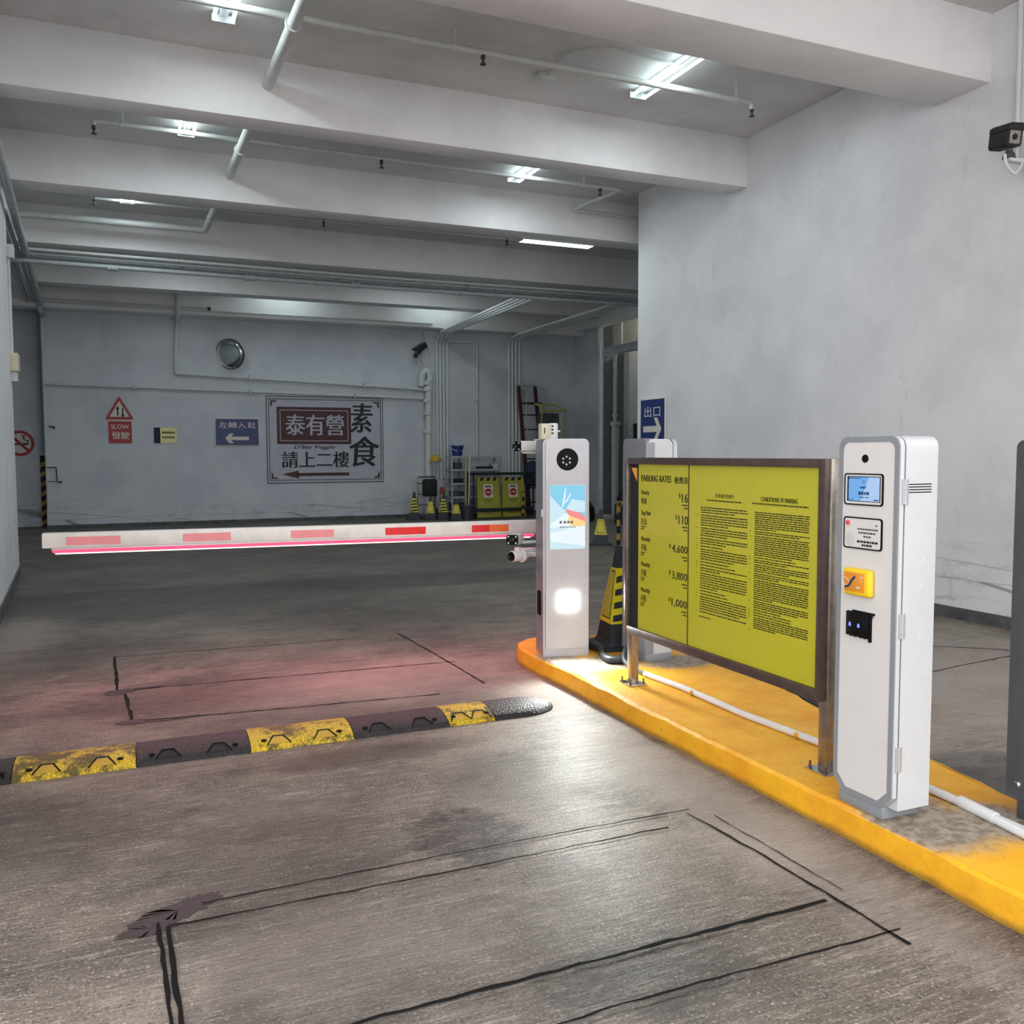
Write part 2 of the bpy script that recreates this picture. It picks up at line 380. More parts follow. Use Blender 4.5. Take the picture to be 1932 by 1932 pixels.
def tag(o, label, cat, group=None):
    o['label'] = label; o['category'] = cat
    if group: o['group'] = group
    return o
def thing(name, label, cat, loc=(0, 0, 0), rotz=0.0, group=None):
    o = bpy.data.objects.new(name, None); COL.objects.link(o); o.empty_display_size = .1
    o.location = loc; o.rotation_euler = (0, 0, rotz); return tag(o, label, cat, group)
def struct(o): o['kind'] = 'structure'; return o
def dup(root, loc, rotz, label, group=None, sc=None):
    def cp(o, parent):
        c = o.copy(); COL.objects.link(c)
        if parent: c.parent = parent
        for ch in o.children: cp(ch, c)
        return c
    r = cp(root, None); r.location = loc; r.rotation_euler = (0, 0, rotz); r['label'] = label
    if sc: r.scale = (sc, sc, sc)
    if group: r['group'] = group
    return r
def light(kind, name, parent, loc, rot, energy, color, **kw):
    d = bpy.data.lights.new(name, kind); d.energy = energy; d.color = color
    for k, v in kw.items(): setattr(d, k, v)
    o = bpy.data.objects.new(name, d); COL.objects.link(o); o.location = loc; o.rotation_euler = rot
    if parent: o.parent = parent
    return o
def wmesh(name, fn, parent=None, org=(0, 0, 0)):
    """mesh given in world coordinates, its origin set at org (parent, if any, stands at org unrotated)"""
    if isinstance(parent, tuple): parent, org = None, parent
    b = MB(); b.X = Matrix.Translation(-Vector(org)); fn(b); return b.build(name, parent, (0, 0, 0) if parent else org)

def wpart(name, fn, parent, org=(0, 0, 0)):
    """a part given in world coordinates under a turned thing"""
    b = MB(); fn(b); o = b.build(name); bpy.context.view_layer.update(); o.parent = parent; o.matrix_parent_inverse = parent.matrix_world.inverted(); return o

# ------------------------------------------------------------------ the setting
CZ, BZ = 5.165, 4.605
def slab(name, x0, x1, y0, y1, z0, z1, m, bev=0): return struct(wmesh(name, lambda b: b.box(x0, x1, y0, y1, z0, z1, m, bev)))
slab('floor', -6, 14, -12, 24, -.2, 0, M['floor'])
slab('ceiling', -4.5, 14, 0.5, 21.2, CZ, CZ+.2, M['ceil'])
slab('wall_right', 6.8, 7.25, -3, 11.22, 0, CZ, M['wall'])
struct(wmesh('wall_left', lambda b: b.prism([(-.80, 3.4), (-1.255, 12.6), (-1.9, 12.6), (-1.9, 3.4)], 0, CZ, M['wall'], 'z')))
slab('wall_back', -1.49, 10.4, 20.2, 20.92, 0, CZ, M['back'])
struct(wmesh('wall_recess', lambda b: (b.box(-3.2, -1.49, 20.9, 21.2, 0, CZ, M['back']), b.box(-3.3, -3.0, 12.5, 21, 0, CZ, M['back']), b.box(-3.2, -1.7, 12.4, 12.6, 0, CZ, M['back']))))
struct(wmesh('wall_far', lambda b: (b.box(10.4, 10.45, 18.98, 20.2, 0, CZ, M['back']), b.box(10.4, 10.7, 11.3, 15.8, 0, CZ, M['back']), b.box(10.4, 10.45, 15.8, 18.98, 4.46, CZ, M['back']), b.box(7.25, 10.5, 11.0, 11.2, 0, CZ, M['back']))))
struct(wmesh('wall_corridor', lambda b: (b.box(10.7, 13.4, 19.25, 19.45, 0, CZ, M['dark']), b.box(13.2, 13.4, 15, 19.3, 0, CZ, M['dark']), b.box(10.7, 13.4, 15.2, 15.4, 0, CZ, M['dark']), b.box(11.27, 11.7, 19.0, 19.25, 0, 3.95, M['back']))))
for y0, y1, x1 in ((5.555, 6.125, 6.85), (8.795, 9.12, 6.85), (11.75, 12.15, 10.45), (15.06, 15.5, 10.45), (18.4, 18.8, 10.45)):
    slab('beam', -3.1 if y0 > 11 else -1.9, x1, y0, y1, BZ, CZ+.02, M['beam'], .012)
slab('beam', -3.1, 10.45, 19.7, 20.25, 4.35, CZ+.02, M['beam'], .012)
struct(wmesh('beam', lambda b: b.box(10.15, 10.42, 11.2, 19.75, 4.44, CZ, M['beam'], .01)))
struct(wmesh('beam', lambda b: b.prism([(-1.30, 12.6), (-1.62, 19.72), (-3.1, 19.72), (-3.1, 12.6)], 4.5, CZ, M['beam'], 'z')))
slab('baseboard_right', 6.782, 6.81, -3, 11.23, 0, .105, M['skirt'])
struct(wmesh('baseboard_left', lambda b: b.prism([(-.785, 3.4), (-1.24, 12.61), (-1.27, 12.61), (-.81, 3.4)], 0, .12, M['skirt'], 'z')))
slab('baseboard_back', -1.5, 10.4, 20.17, 20.21, 0, .07, M['skirt'])
slab('trim_1', 10.5, 10.7, 15.9, 18.97, 3.80, 3.97, M['back'])
# saw-cut loop lines sealed with black filler, and dark filler patches
def cut(pts, w):
    def fn(b):
        P = []
        for i in range(len(pts)-1):
            a, c = Vector(pts[i]), Vector(pts[i+1]); n = max(2, int((c-a).length/.06))
            for k in range(n + (1 if i == len(pts)-2 else 0)): P.append(a.lerp(c, k/n)+Vector((random.uniform(-.004, .004), random.uniform(-.004, .004))))
        L = []; R = []
        for i, p in enumerate(P):
            t = (P[min(i+1, len(P)-1)]-P[max(i-1, 0)]).normalized(); q = Vector((-t.y, t.x))*w*.5*random.uniform(.6, 1.35)
            L.append(b.v((p.x+q.x, p.y+q.y, .004))); R.append(b.v((p.x-q.x, p.y-q.y, .004)))
        for i in range(len(P)-1): b.f([R[i], R[i+1], L[i+1], L[i]], M['sealant'])
    return struct(wmesh('floor_cut', fn))
for pts, w in [([(.19, 3.075), (1.2, 3.09), (2.13, 3.082)], .007), ([(.085, 2.962), (.8, 2.955), (1.95, 2.965)], .008), ([(.052, 3.0), (.066, 2.4), (.07, 1.9)], .012), ([(.079, 2.96), (.092, 2.43), (.1, 1.9)], .014),
               ([(.2, 2.20), (.525, 2.245), (1.3, 2.25), (2.11, 2.254)], .018), ([(.7, 2.01), (1.2, 2.035), (2.192, 2.02)], .008), ([(2.10, 3.05), (2.135, 2.6), (2.15, 1.94)], .011), ([(2.19, 2.99), (2.2, 2.6), (2.212, 2.288)], .005),
               ([(-.12, 7.17), (-.094, 6.15)], .02), ([(-.045, 6.02), (-.012, 5.42)], .018), ([(.05, 5.37), (.9, 5.29), (1.753, 5.223)], .012), ([(.0, 6.12), (1.0, 6.07), (2.141, 6.01)], .011), ([(2.037, 7.16), (2.08, 6.2), (2.104, 5.35)], .01), ([(-.12, 7.17), (.8, 7.13), (1.62, 7.09)], .008),
               ([(4.2, 5.55), (5.3, 5.3), (6.2, 4.55)], .012), ([(4.3, 4.3), (5.4, 4.45), (6.2, 4.55)], .01)]: cut(pts, w)
PZ = [.0006]
def patch(cx, cy, rx, ry, rot, streak):
    PZ[0] += .0004; pz = PZ[0]
    def fn(b):
        n = 44; pts = []
        for k in range(n):
            a = 2*PI*k/n; r = 1+random.uniform(-.25, .16)
            x, y = rx*r*math.cos(a), ry*r*math.sin(a)
            if streak and math.cos(a) < .1 and k % 2 == 0: x -= rx*random.uniform(.15, .4)
            pts.append((cx+x*math.cos(rot)-y*math.sin(rot), cy+x*math.sin(rot)+y*math.cos(rot), pz))
        c = b.v((cx, cy, pz)); vs = [b.v(p) for p in pts]
        for k in range(n): b.f([c, vs[k], vs[(k+1) % n]], M['epoxy'])
    return struct(wmesh('floor_patch', fn))
patch(.115, 3.06, .155, .062, .45, True); patch(.03, 2.97, .09, .04, .1, True); patch(-.08, 6.09, .09, .07, .2, False); patch(.06, 6.13, .15, .03, .15, False); patch(.0, 5.37, .09, .05, .1, False); patch(.15, 5.35, .2, .025, -.02, False)

# ------------------------------------------------------------------ traffic island
def island(b):
    out = [(2.52, -2)] + [(2.52+random.uniform(-.008, .008), y*.12-2) for y in range(1, 60)] + [(2.515, 5.25), (2.505, 5.5), (2.52, 5.75), (2.58, 5.92), (2.7, 6.03), (2.88, 6.07), (3.1, 6.02), (3.28, 5.92), (3.48, 5.72), (3.66, 5.5), (3.72, 5.3)]
    right = [(3.72, 5.2), (3.64, 4.92), (3.53, 4.15), (3.41, 3.75), (3.33, 3.2), (3.30, 2.81), (3.24, 2.47), (3.18, 1.8), (3.12, 1), (3.1, 0), (3.1, -2)]
    rv = []
    for a, c in zip(right, right[1:]):
        n = max(1, int(math.dist(a, c)/.1))
        for k in range(n): rv.append((a[0]+(c[0]-a[0])*k/n+random.uniform(-.012, .012), a[1]+(c[1]-a[1])*k/n))
    out += rv + [right[-1]]
    m = M['island']; cx = sum(p[0] for p in out)/len(out)
    def ringpts(z, inset):
        R = []
        for i, p in enumerate(out):
            a, c = Vector(out[i-1]), Vector(out[(i+1) % len(out)]); t = (c-a).normalized(); nrm = Vector((t.y, -t.x))
            j = random.uniform(-.003, .003) if z > 0 else 0
            R.append(b.v((p[0]-0*nrm.x+inset*nrm.x, p[1]+inset*nrm.y, z+j)))
        return R
    rings = [ringpts(0, 0), ringpts(.06, .002), ringpts(.108, .006), ringpts(.12, .022)]
    for A, B in zip(rings, rings[1:]):
        for i in range(len(out)): b.f([A[i], A[(i+1) % len(out)], B[(i+1) % len(out)], B[i]], m)
    b.f(rings[-1], m)
tag(wmesh('traffic_island', island), 'long raised kerb island painted worn yellow carrying the parking machines', 'kerb island')

# ------------------------------------------------------------------ speed bump
bump = thing('speed_bump', 'black and yellow rubber speed bump lying across the lane before the gate', 'speed bump', (0, 4.57, 0))
def bump_prof(t): return .05*math.sin(PI*min(1, max(0, t)))**.62
def bump_seg(x0, x1, m, cap=False):
    b = MB(); nx, ny = 10, 16; Wd = .34; V = []
    if cap: nx = 18
    for i in range(nx+1):
        x = x0+(x1-x0)*(i/nx if not cap else math.sin(i/nx*PI/2)); row = []
        for j in range(ny+1):
            t = j/ny; z = bump_prof(t)+.006; y = t*Wd
            if cap:
                q = max(0, (math.sin(i/nx*PI/2)-.45)/.55); s = math.sqrt(max(0, 1-q*q)); y = Wd*.5+(t-.5)*Wd*max(.04, s); z = .006+bump_prof(t)*max(.02, s)
            row.append(b.v((x, y, z)))
        V.append(row)
    for i in range(nx):
        for j in range(ny): b.f([V[i][j], V[i+1][j], V[i+1][j+1], V[i][j+1]], m)
    B0 = [[b.v((v.co.x, v.co.y, 0)) for v in (row[0], row[-1])] for row in V]
    for i in range(nx):
        b.f([V[i][0], B0[i][0], B0[i+1][0], V[i+1][0]], m); b.f([V[i][-1], V[i+1][-1], B0[i+1][1], B0[i][1]], m)
    for row, bb in ((V[0], B0[0]), (V[-1], B0[-1])): b.f([bb[0]]+row+[bb[1]], m)
    o = b.build('end_cap' if cap else 'segment', bump)
    if not cap:      # cat-eye pockets and bolt heads on the approach side
        L = x1-x0; mk = M['sealant']
        def top(t): return bump_prof(t)+.008
        for fx in (.27, .72):
            xc = x0+L*fx; k = MB()
            q = lambda x, t: k.v((x, t*Wd, top(t)))
            k.f([q(xc-.055, .06), q(xc+.055, .06), q(xc+.022, .22), q(xc-.022, .22)], M['blackm'] if m is M['rub_k'] else M['hazy'])
            k.f([q(xc-.024, .215), q(xc+.024, .215), q(xc+.02, .25), q(xc-.02, .25)], M['swhite'] if m is M['rub_y'] else mk)
            k.tube([(xc-.058, .055*Wd, top(.055)), (xc-.026, .23*Wd, top(.23)), (xc+.026, .23*Wd, top(.23)), (xc+.058, .055*Wd, top(.055))], .004, mk, 5)
            k.build('reflector_pocket', o)
        for fx in (.13, .87):
            h = MB(); h.lathe([(.014, 0), (.014, .006), (.006, .008)], mk, 10, (x0+L*fx, .15*Wd, top(.15)-.002)); h.build('bolt', o)
    return o
xs = [-.83, -.525, .003, .535, 1.06, 1.59, 1.86]
for i in range(6): bump_seg(xs[i]+.002, xs[i+1]-.002, M['rub_y'] if i % 2 else M['rub_k'])
bump_seg(1.862, 2.285, M['rub_k'], True)

# ------------------------------------------------------------------ ticket / payment kiosk (white), reused for the exit side
def kiosk(name, label, loc, rotz, shell, front, bez, dressed=True):
    t = thing(name, label, 'parking kiosk', loc, rotz)
    w, D, H = .149, .19, 1.437
    out = lambda g=0.0: rr(-w+g, w-g, .045+g, H-g, .042-g*.5, 6, .052-g*.3, True)
    b = MB(); b.prism([(x, z) for x, z in rr(-w, w, .045, H, .042, 6, .0)], .0325, D, shell); b.build('body', t)
    b = MB(); b.prism(out(.005), .022, .036, M['sealant']); b.build('door_gap', t)
    b = MB(); b.prism(out(), .006, .0255, shell if dressed else front); b.build('door', t)
    b = MB(); b.ring(out(.001), out(.022), 0, .008, bez); b.build('bezel', t)
    b = MB(); b.prism(out(.022), .0025, .01, front); b.build('front_panel', t)
    b = MB(); b.box(-w+.03, w-.045, .004, D-.003, 0, .046, bez, .003); b.build('plinth', t)
    for z in (1.232, .739, .24):
        b = MB()
        for k in range(5): b.lathe([(.007, 0), (.007, .016), (.005, .018)], M['silver'], 8, (w+.002, .03, z-.045+k*.018))
        b.box(w-.003, w+.003, .014, .046, z-.045, z+.047, M['silver']); b.build('hinge', t)
    b = MB()
    for k in range(4): b.box(w-.002, w+.0012, .044, .16, 1.229+k*.0098, 1.2325+k*.0098, M['sealant'])
    b.build('vent', t)
    return t
def kiosk_front(t):
    F = -.001
    b = MB(); b.lathe([(.0155, 0), (.0155, .004), (.011, .0045), (0, .002)], M['black'], 20, (-.016, .004, 1.353), (0, -1, 0)); b.build('camera_eye', t)
    def bordered(u0, u1, z0, z1, name):
        b = MB(); b.ring(rr(u0, u1, z0, z1, .012), rr(u0+.005, u1-.005, z0+.005, z1-.005, .009), F-.002, .004, M['black'])
        b.prism(rr(u0+.005, u1-.005, z0+.005, z1-.005, .009), F-.0005, .004, M['white_m']); return b.build(name, t)
    fr = bordered(-.116, .077, 1.176, 1.297, 'screen_frame')
    b = MB(); b.rect(-.1, .066, 1.19, 1.286, F-.0015, M['black']); b.rect(-.092, .063, 1.1925, 1.283, F-.0025, M['lcd'])
    b.flat([(-.03, 1.1925), (.063, 1.1925), (.063, 1.283), (.01, 1.283)], F-.003, M['lcd_l'])
    y = F-.004
    b.text('0', -.02, 1.258, None, .015, M['lcd_t'], y)
    for u0, u1, z0, z1 in ((-.032, -.026, 1.24, 1.248), (-.024, -.012, 1.24, 1.247), (-.01, -.004, 1.24, 1.25), (-.04, -.028, 1.216, 1.228), (-.026, -.014, 1.216, 1.228), (-.011, -.003, 1.216, 1.227), (0, .012, 1.216, 1.228), (-.035, -.01, 1.205, 1.208), (-.006, .012, 1.205, 1.208), (-.09, -.082, 1.275, 1.281), (-.08, -.03, 1.277, 1.280), (-.088, -.083, 1.196, 1.2), (-.075, -.066, 1.196, 1.2), (.035, .06, 1.196, 1.2)): b.rect(u0, u1, z0, z1, y, M['lcd_t'])
    b.build('screen', fr)
    ic = bordered(-.115, .077, 1.009, 1.13, 'intercom_plate')
    b = MB(); b.lathe([(.009, 0), (.009, .006), (.005, .009), (0, .01)], M['redbtn'], 14, (-.092, F, 1.107), (0, -1, 0)); b.build('button', ic)
    b = MB()
    for r, n in ((.021, 22), (.014, 14), (.007, 8)):
        for k in range(n): b.disc(-.082+r*math.cos(2*PI*k/n), 1.044+r*1.12*math.sin(2*PI*k/n), .0012, F-.002, M['grey'], 6)
    b.build('speaker_grille', ic)
    b = MB(); random.seed(3)
    for z, u0, u1, hh in ((1.083, -.043, .058, .006), (1.069, -.038, .046, .006), (1.055, -.012, .024, .006), (1.034, -.044, .058, .008), (1.021, -.02, .03, .008), (1.1, .047, .054, .006)):
        u = u0
        while u < u1-.003:
            d = min(u1-u, random.uniform(.006, .016)); b.rect(u, u+d, z, z+hh, F-.002, M['ink'] if hh > .007 else M['grey']); u += d+.003
    b.build('instructions', ic)
    b = MB(); b.box(-.094, .047, -.026, .004, .83, .936, M['reader'], .014, 3); rd = b.build('card_reader', t)
    b = MB(); b.box(-.082, .022, -.0275, -.02, .847, .92, M['reader_o'], .001)
    b.tube(fil([(-.073, -.028, .862), (-.052, -.028, .868), (-.044, -.028, .886), (-.024, -.028, .906)], .02), .0045, M['blue'], 6); b.tube([(-.075+.018*math.cos(a/6*PI), -.028, .883+.014*math.sin(a/6*PI)) for a in range(0, 11)], .0015, M['swhite'], 5)
    b.tube([(.007+.005*math.cos(a/5*PI), -.028, .904+.005*math.sin(a/5*PI)) for a in range(0, 10)], .0014, M['swhite'], 5); b.rect(.002, .012, .888, .891, -.0278, M['swhite']); b.rect(-.02, 0, .862, .868, -.0278, M['swhite'])
    b.build('card_symbol', rd)
    b = MB(); b.box(-.085, .026, -.012, .004, .672, .766, M['black'], .004); b.box(-.06, .05, -.006, .004, .764, .772, M['black'], .002); b.box(.024, .036, -.006, .004, .66, .762, M['black'], .002); b.tube([(.03, -.004, .765), (.046, -.006, .757)], .003, M['black'], 6)
    for u in (-.07, -.05, -.02, .0): b.box(u, u+.006, -.004, .004, .668, .674, M['black'])
    sc_ = b.build('scanner', t)
    b = MB()
    for u in (-.062, -.018): b.flat([(u-.006, .711), (u, .708), (u+.006, .711), (u+.004, .724), (u-.004, .724)], -.0125, M['ledblue'])
    b.disc(-.038, .716, .002, -.0125, M['grey'], 8); b.build('indicator', sc_)
k1 = kiosk('payment_kiosk', 'tall white payment machine with small blue screen and yellow card reader beside the notice board', (2.56, 2.567, .12), -PI/2, M['white'], M['white_m'], M['bezel'])
kiosk_front(k1)
# exit-side machine: its back turned to this lane
k2 = thing('exit_kiosk', 'pale grey parking machine seen from behind, standing behind the yellow notice board', 'parking kiosk', (3.106, 5.0, .12))
b = MB(); b.prism(rr(0, .195, .05, 1.466, .045, 6, 0), 0, .285, M['white']); b.build('body', k2)
b = MB(); b.prism(rr(-.012, .285+.006, .052, 1.47, .05, 6, 0), -.008, .012, M['silver'], 'x').build('back_panel', k2) if 0 else b.prism([(y, z) for y, z in rr(-.004, .289, .052, 1.47, .045, 6, 0)], -.012, .055, M['silver_d'], 'x').build('back_panel', k2)
b = MB(); b.prism(rr(.002, .283, .054, 1.464, .045, 6, .03, True), .193, .2, M['sealant'], 'x'); b.build('door_gap', k2)
b = MB(); b.prism(rr(0, .285, .05, 1.466, .045, 6, .04, True), .2, .228, M['white'], 'x'); b.build('door', k2)
b = MB(); b.box(.0, .19, -.004, .2, 0, .05, M['bezel'], .003); b.build('plinth', k2)
# dark machine at the frame edge
k3 = thing('charcoal_kiosk', 'dark charcoal metal parking machine at the frame edge, in front of the bare wall', 'parking kiosk', (3.03, 2.015, .12))
b = MB(); b.prism(rr(0, .30, .085, 1.42, .03, 6, 0), 0, .26, M['charcoal'], 'x'); b.build('body', k3)
b = MB(); b.prism(rr(.03, .265, 0, .086, .0), .02, .2, M['charcoal'], 'x'); b.build('plinth', k3)
b = MB(); b.lathe([(.013, 0), (.013, .004), (.007, .009), (0, .009)], M['chrome'], 14, (0, .25, .135), (-1, 0, 0)); b.build('lock', k3)

# ------------------------------------------------------------------ plate-reading kiosk with the bright lamp
A1 = math.radians(-13)
k4 = thing('entry_kiosk', 'silver grey entry machine with round black camera window, tall display and glaring white lamp', 'parking kiosk', (2.549, 5.40, .12), A1)
Wk, Hk = .317, 1.472
b = MB(); b.prism(rr(0, Wk, 0, Hk, .035, 6, 0), .03, .24, M['silver_d']); b.build('body', k4)
b = MB(); b.prism(rr(.003, Wk-.003, .01, Hk-.003, .034, 6, 0), .022, .031, M['sealant']); b.build('door_gap', k4)
b = MB(); b.prism(rr(0, Wk, 0, Hk, .036, 6, 0), .008, .023, M['silver']); b.build('door', k4)
b = MB(); b.prism(rr(.016, Wk-.006, .055, Hk-.006, .034, 6, .004), -.004, .009, M['silver']); b.build('front_panel', k4)
b = MB(); b.lathe([(.074, 0), (.074, .004), (.068, .006), (.066, .003), (0, .003)], M['black'], 36, (.164, -.003, 1.334), (0, -1, 0)); cw = b.build('camera_window', k4)
for k in range(6): b = MB(); b.lathe([(.007, 0), (.006, .004), (0, .005)], M['ledsmall'], 10, (.158+.026*math.sin(k*PI/3), -.0058, 1.326+.026*math.cos(k*PI/3)), (0, -1, 0)); b.build('infrared_lamp', cw)
b = MB(); b.prism(rr(.04, .29, .729, 1.167, .008), -.008, -.003, M['white']); sc4 = b.build('display', k4)
b = MB(); y = -.0085
S = lambda pts, m, y: b.flat([(.045+p[0]*.24, .734+p[1]*.428) for p in pts], y, m)
S([(0, 0), (1, 0), (1, 1), (0, 1)], M['scr_w'], y); S([(0, .62), (1, .5), (1, 1), (0, 1)], M['scr_b'], y-.0004)
S([(0, .84), (.3, .66), (.45, .6), (.3, .5), (0, .4)], M['scr_p'], y-.0008); S([(.45, .62), (.7, .57), (1, .58), (1, .75), (.62, .78)], M['scr_p'], y-.0006)
S([(.42, .70), (.45, .63), (.62, .60), (.84, .57), (1, .5), (1, .42), (.8, .46), (.6, .5), (.48, .56)], M['scr_r'], y-.0012)
S([(.55, .52), (.8, .47), (1, .43), (1, .36), (.8, .35), (.6, .36), (.5, .44)], M['scr_o'], y-.0014)
S([(.33, .66), (.39, .84), (.43, .96), (.455, .95), (.43, .8), (.37, .66)], M['scr_w'], y-.0012); S([(.38, .7), (.5, .8), (.6, .9), (.58, .84), (.48, .74)], M['scr_w'], y-.0012)
S([(0, .12), (1, .04), (1, 0), (0, 0)], M['scr_p'], y-.0006); S([(.0, .33), (.4, .36), (.5, .3), (0, .26)], M['scr_p'], y-.0006)
for k, u in enumerate((.32, .46, .58, .70)): b.rect(.045+u*.2, .045+u*.2+.016, .734+.40*.428, .734+.44*.428, y-.002, M['scr_t'])
for k in range(7): b.rect(.112+k*.016, .112+k*.016+.011, .734+.335*.428, .734+.352*.428, y-.002, M['scr_t'])
b.build('screen', sc4)
lc = MB(); lc.box(.095, .243, -.006, .004, .313, .44, M['white'], .004); lc = lc.build('lamp_cluster', k4)
for r in range(3):
    for c in range(3):
        b = MB(); b.lathe([(.021, 0), (.021, .006), (.015, .012), (0, .014)], M['led'], 14, (.122+c*.047, -.006, .335+r*.042), (0, -1, 0)); b.build('led', lc)
light('SPOT', 'lamp_beam', lc, (.17, -.05, .376), (math.radians(-57), 0, math.radians(-3)), 78, (.94, 1, .95), spot_size=math.radians(118), spot_blend=.9, shadow_soft_size=.05)
b = MB(); b.prism(rr(.075, .145, .275, .44, .012), -.012, .002, M['black'], 'x'); b.build('lock', k4)
for z in (.95, .12):
    b = MB(); b.lathe([(.005, 0), (.005, .05)], M['chrome'], 8, (-.002, .027, z)); b.build('hinge', k4)

# ------------------------------------------------------------------ barrier gate: hidden cabinet behind the entry machine, arm across the lane
g1 = thing('barrier_gate', 'white barrier arm with red reflective strips and glowing red underside, closed across the lane', 'barrier gate', (3.0, 6.0, .0))
AY = 6.2; AT = math.atan2(-.026, 3.28)
b = MB(); b.box(-.12, .15, -.14, .12, .118, 1.06, M['silver_d'], .012); b.build('cabinet', g1)
am = MB(); am.X = Matrix.Translation((-3.475, -.0, .983)) @ Matrix.Rotation(-AT, 4, 'Y'); am.box(0, 3.46, -.035+.0, .035, -.046, .046, M['arm'], .008)
arm = am.build('arm', g1); arm.location.y = AY-6.0-.18
XR = Matrix.Translation((-3.475, 0, .983)) @ Matrix.Rotation(-AT, 4, 'Y')
for x0, x1, ms in ((.13, .43, 'pink_refl'), (.79, 1.08, 'pink_refl'), (1.46, 1.745, 'pink_refl'), (2.1, 2.39, 'red_refl'), (2.735, 2.87, 'red_refl'), (2.87, 3.02, 'orange_refl')):
    b = MB(); b.X = XR; b.box(x0, x1, -.037, -.034, -.03, .021, M[ms]); b.build('reflective_strip', arm)
b = MB(); b.X = XR; b.box(.05, 3.25, -.03, .03, -.062, -.045, M['white'], .003); hold = b.build('strip_holder', arm)
b = MB(); b.X = XR; b.box(.055, 3.23, -.037, .037, -.076, -.055, M['ledred'], .008); ls = b.build('led_strip', arm)
b = MB(); b.X = XR; b.box(.07, 3.2, -.030, .030, -.083, -.075, M['ledcore'], .003); b.build('led_core', ls)
light('AREA', 'red_glow', arm, (-1.85, -.01, .87), (0, 0, 0), 21, (1, .27, .33), shape='RECTANGLE', size=3.2, size_y=.06)
g1.location.y = 6.0

# cameras fixed to a post behind the entry machine
cp = thing('camera_post', 'slim post behind the entry machine carrying several small cameras', 'camera post', (2.82, 5.80, .12))
b = MB(); b.box(-.03, .03, -.03, .03, 0, 1.455, M['silver_d'], .004); b.box(-.06, .06, -.06, .06, 0, .01, M['steel']); b.build('pole', cp)
b = MB(); b.box(-.26, 0, -.02, .02, .675, .70, M['pipe'], .003); b.box(-.33, 0, -.02, .02, .735, .752, M['pipe'], .003); b.box(-.2, .0, -.02, .02, 1.37, 1.39, M['pipe'], .003); b.box(-.14, .05, -.07, .04, 1.455, 1.475, M['pipe'], .003); b.build('bracket', cp)
def bullet(name, label, loc, rot, L, w, h, shell, round_=False):
    t = thing(name, label, 'camera', loc); t.rotation_euler = rot
    b = MB()
    if round_: b.lathe([(w, 0), (w*1.08, .01), (w*1.08, L*.7), (w*.8, L)], shell, 22, (0, 0, 0), (0, 1, 0))
    else: b.prism(rr(-w, w, -h, h, min(w, h)*.35), 0, L, shell)
    b.build('housing', t)
    b = MB()
    if round_: b.lathe([(w*.98, 0), (w*.9, .006), (w*.8, .004), (0, .004)], M['black'], 22, (0, .002, 0), (0, -1, 0))
    else: b.prism(rr(-w*.97, w*.97, -h*.97, h*.97, min(w, h)*.35), -.008, .004, M['black'])
    face = b.build('front_glass', t)
    b = MB(); b.lathe([(w*.42, 0), (w*.42, .006), (w*.3, .002), (0, .003)], M['glass'], 16, (0, -.008, 0), (0, -1, 0)); b.build('lens', face)
    if not round_:
        for sx in (-1, 1):
            for sz in (-1, 1): b = MB(); b.disc(sx*w*.62, sz*h*.62, w*.15, -.0095, M['ledsmall'], 10); b.build('infrared_lamp', face)
    return t
bullet('security_camera', 'small white box camera with four lights just under the barrier arm', (2.462, 5.72, .893), (0, 0, math.radians(-40)), .13, .044, .036, M['white_cam'])
t = bullet('security_camera', 'round white barrel camera on pipe fittings below the barrier arm', (2.435, 5.68, .78), (0, 0, math.radians(-68)), .15, .036, .036, M['white_cam'], True)
b = MB(); b.tube([(.0, .13, 0), (.0, .2, .0), (.03, .24, .0)], .018, M['white_cam'], 10); b.lathe([(.045, 0), (.05, .012), (.045, .024)], M['white_cam'], 18, (0, .09, 0), (0, 1, 0)); b.box(-.02, .02, .05, .09, .03, .06, M['white_cam'], .004); b.build('mount', t)
t = bullet('security_camera', 'white box camera poking out beside the top of the entry machine', (2.50, 5.72, 1.545), (0, 0, math.radians(-64)), .17, .038, .036, M['white_cam'])
b = MB(); b.box(-.03, .02, .08, .25, -.052, -.034, M['white_cam'], .003); b.build('mount', t)
t = thing('junction_box', 'cream plastic box standing on top behind the entry machine', 'box', (2.735, 5.78, 1.595))
b = MB(); b.box(-.033, .033, -.03, .03, 0, .11, M['cream'], .005); b.build('case', t)
b = MB(); b.rect(-.014, -.004, .04, .08, -.0305, M['dkgreen']); b.build('indicator', t)
t = thing('security_camera', 'white cylinder camera seen from behind on top of the entry machine', 'camera', (2.80, 5.77, 1.595))
b = MB(); b.lathe([(.036, 0), (.037, .01), (.037, .10), (.034, .112), (0, .114)], M['white_cam'], 20); b.build('housing', t)
b = MB()
for z in (.035, .06, .085): b.box(-.026, -.012, -.038, -.03, z, z+.014, M['grey'])
b.box(.03, .05, -.02, 0, .05, .062, M['white_cam'], .003); b.build('connector', t)

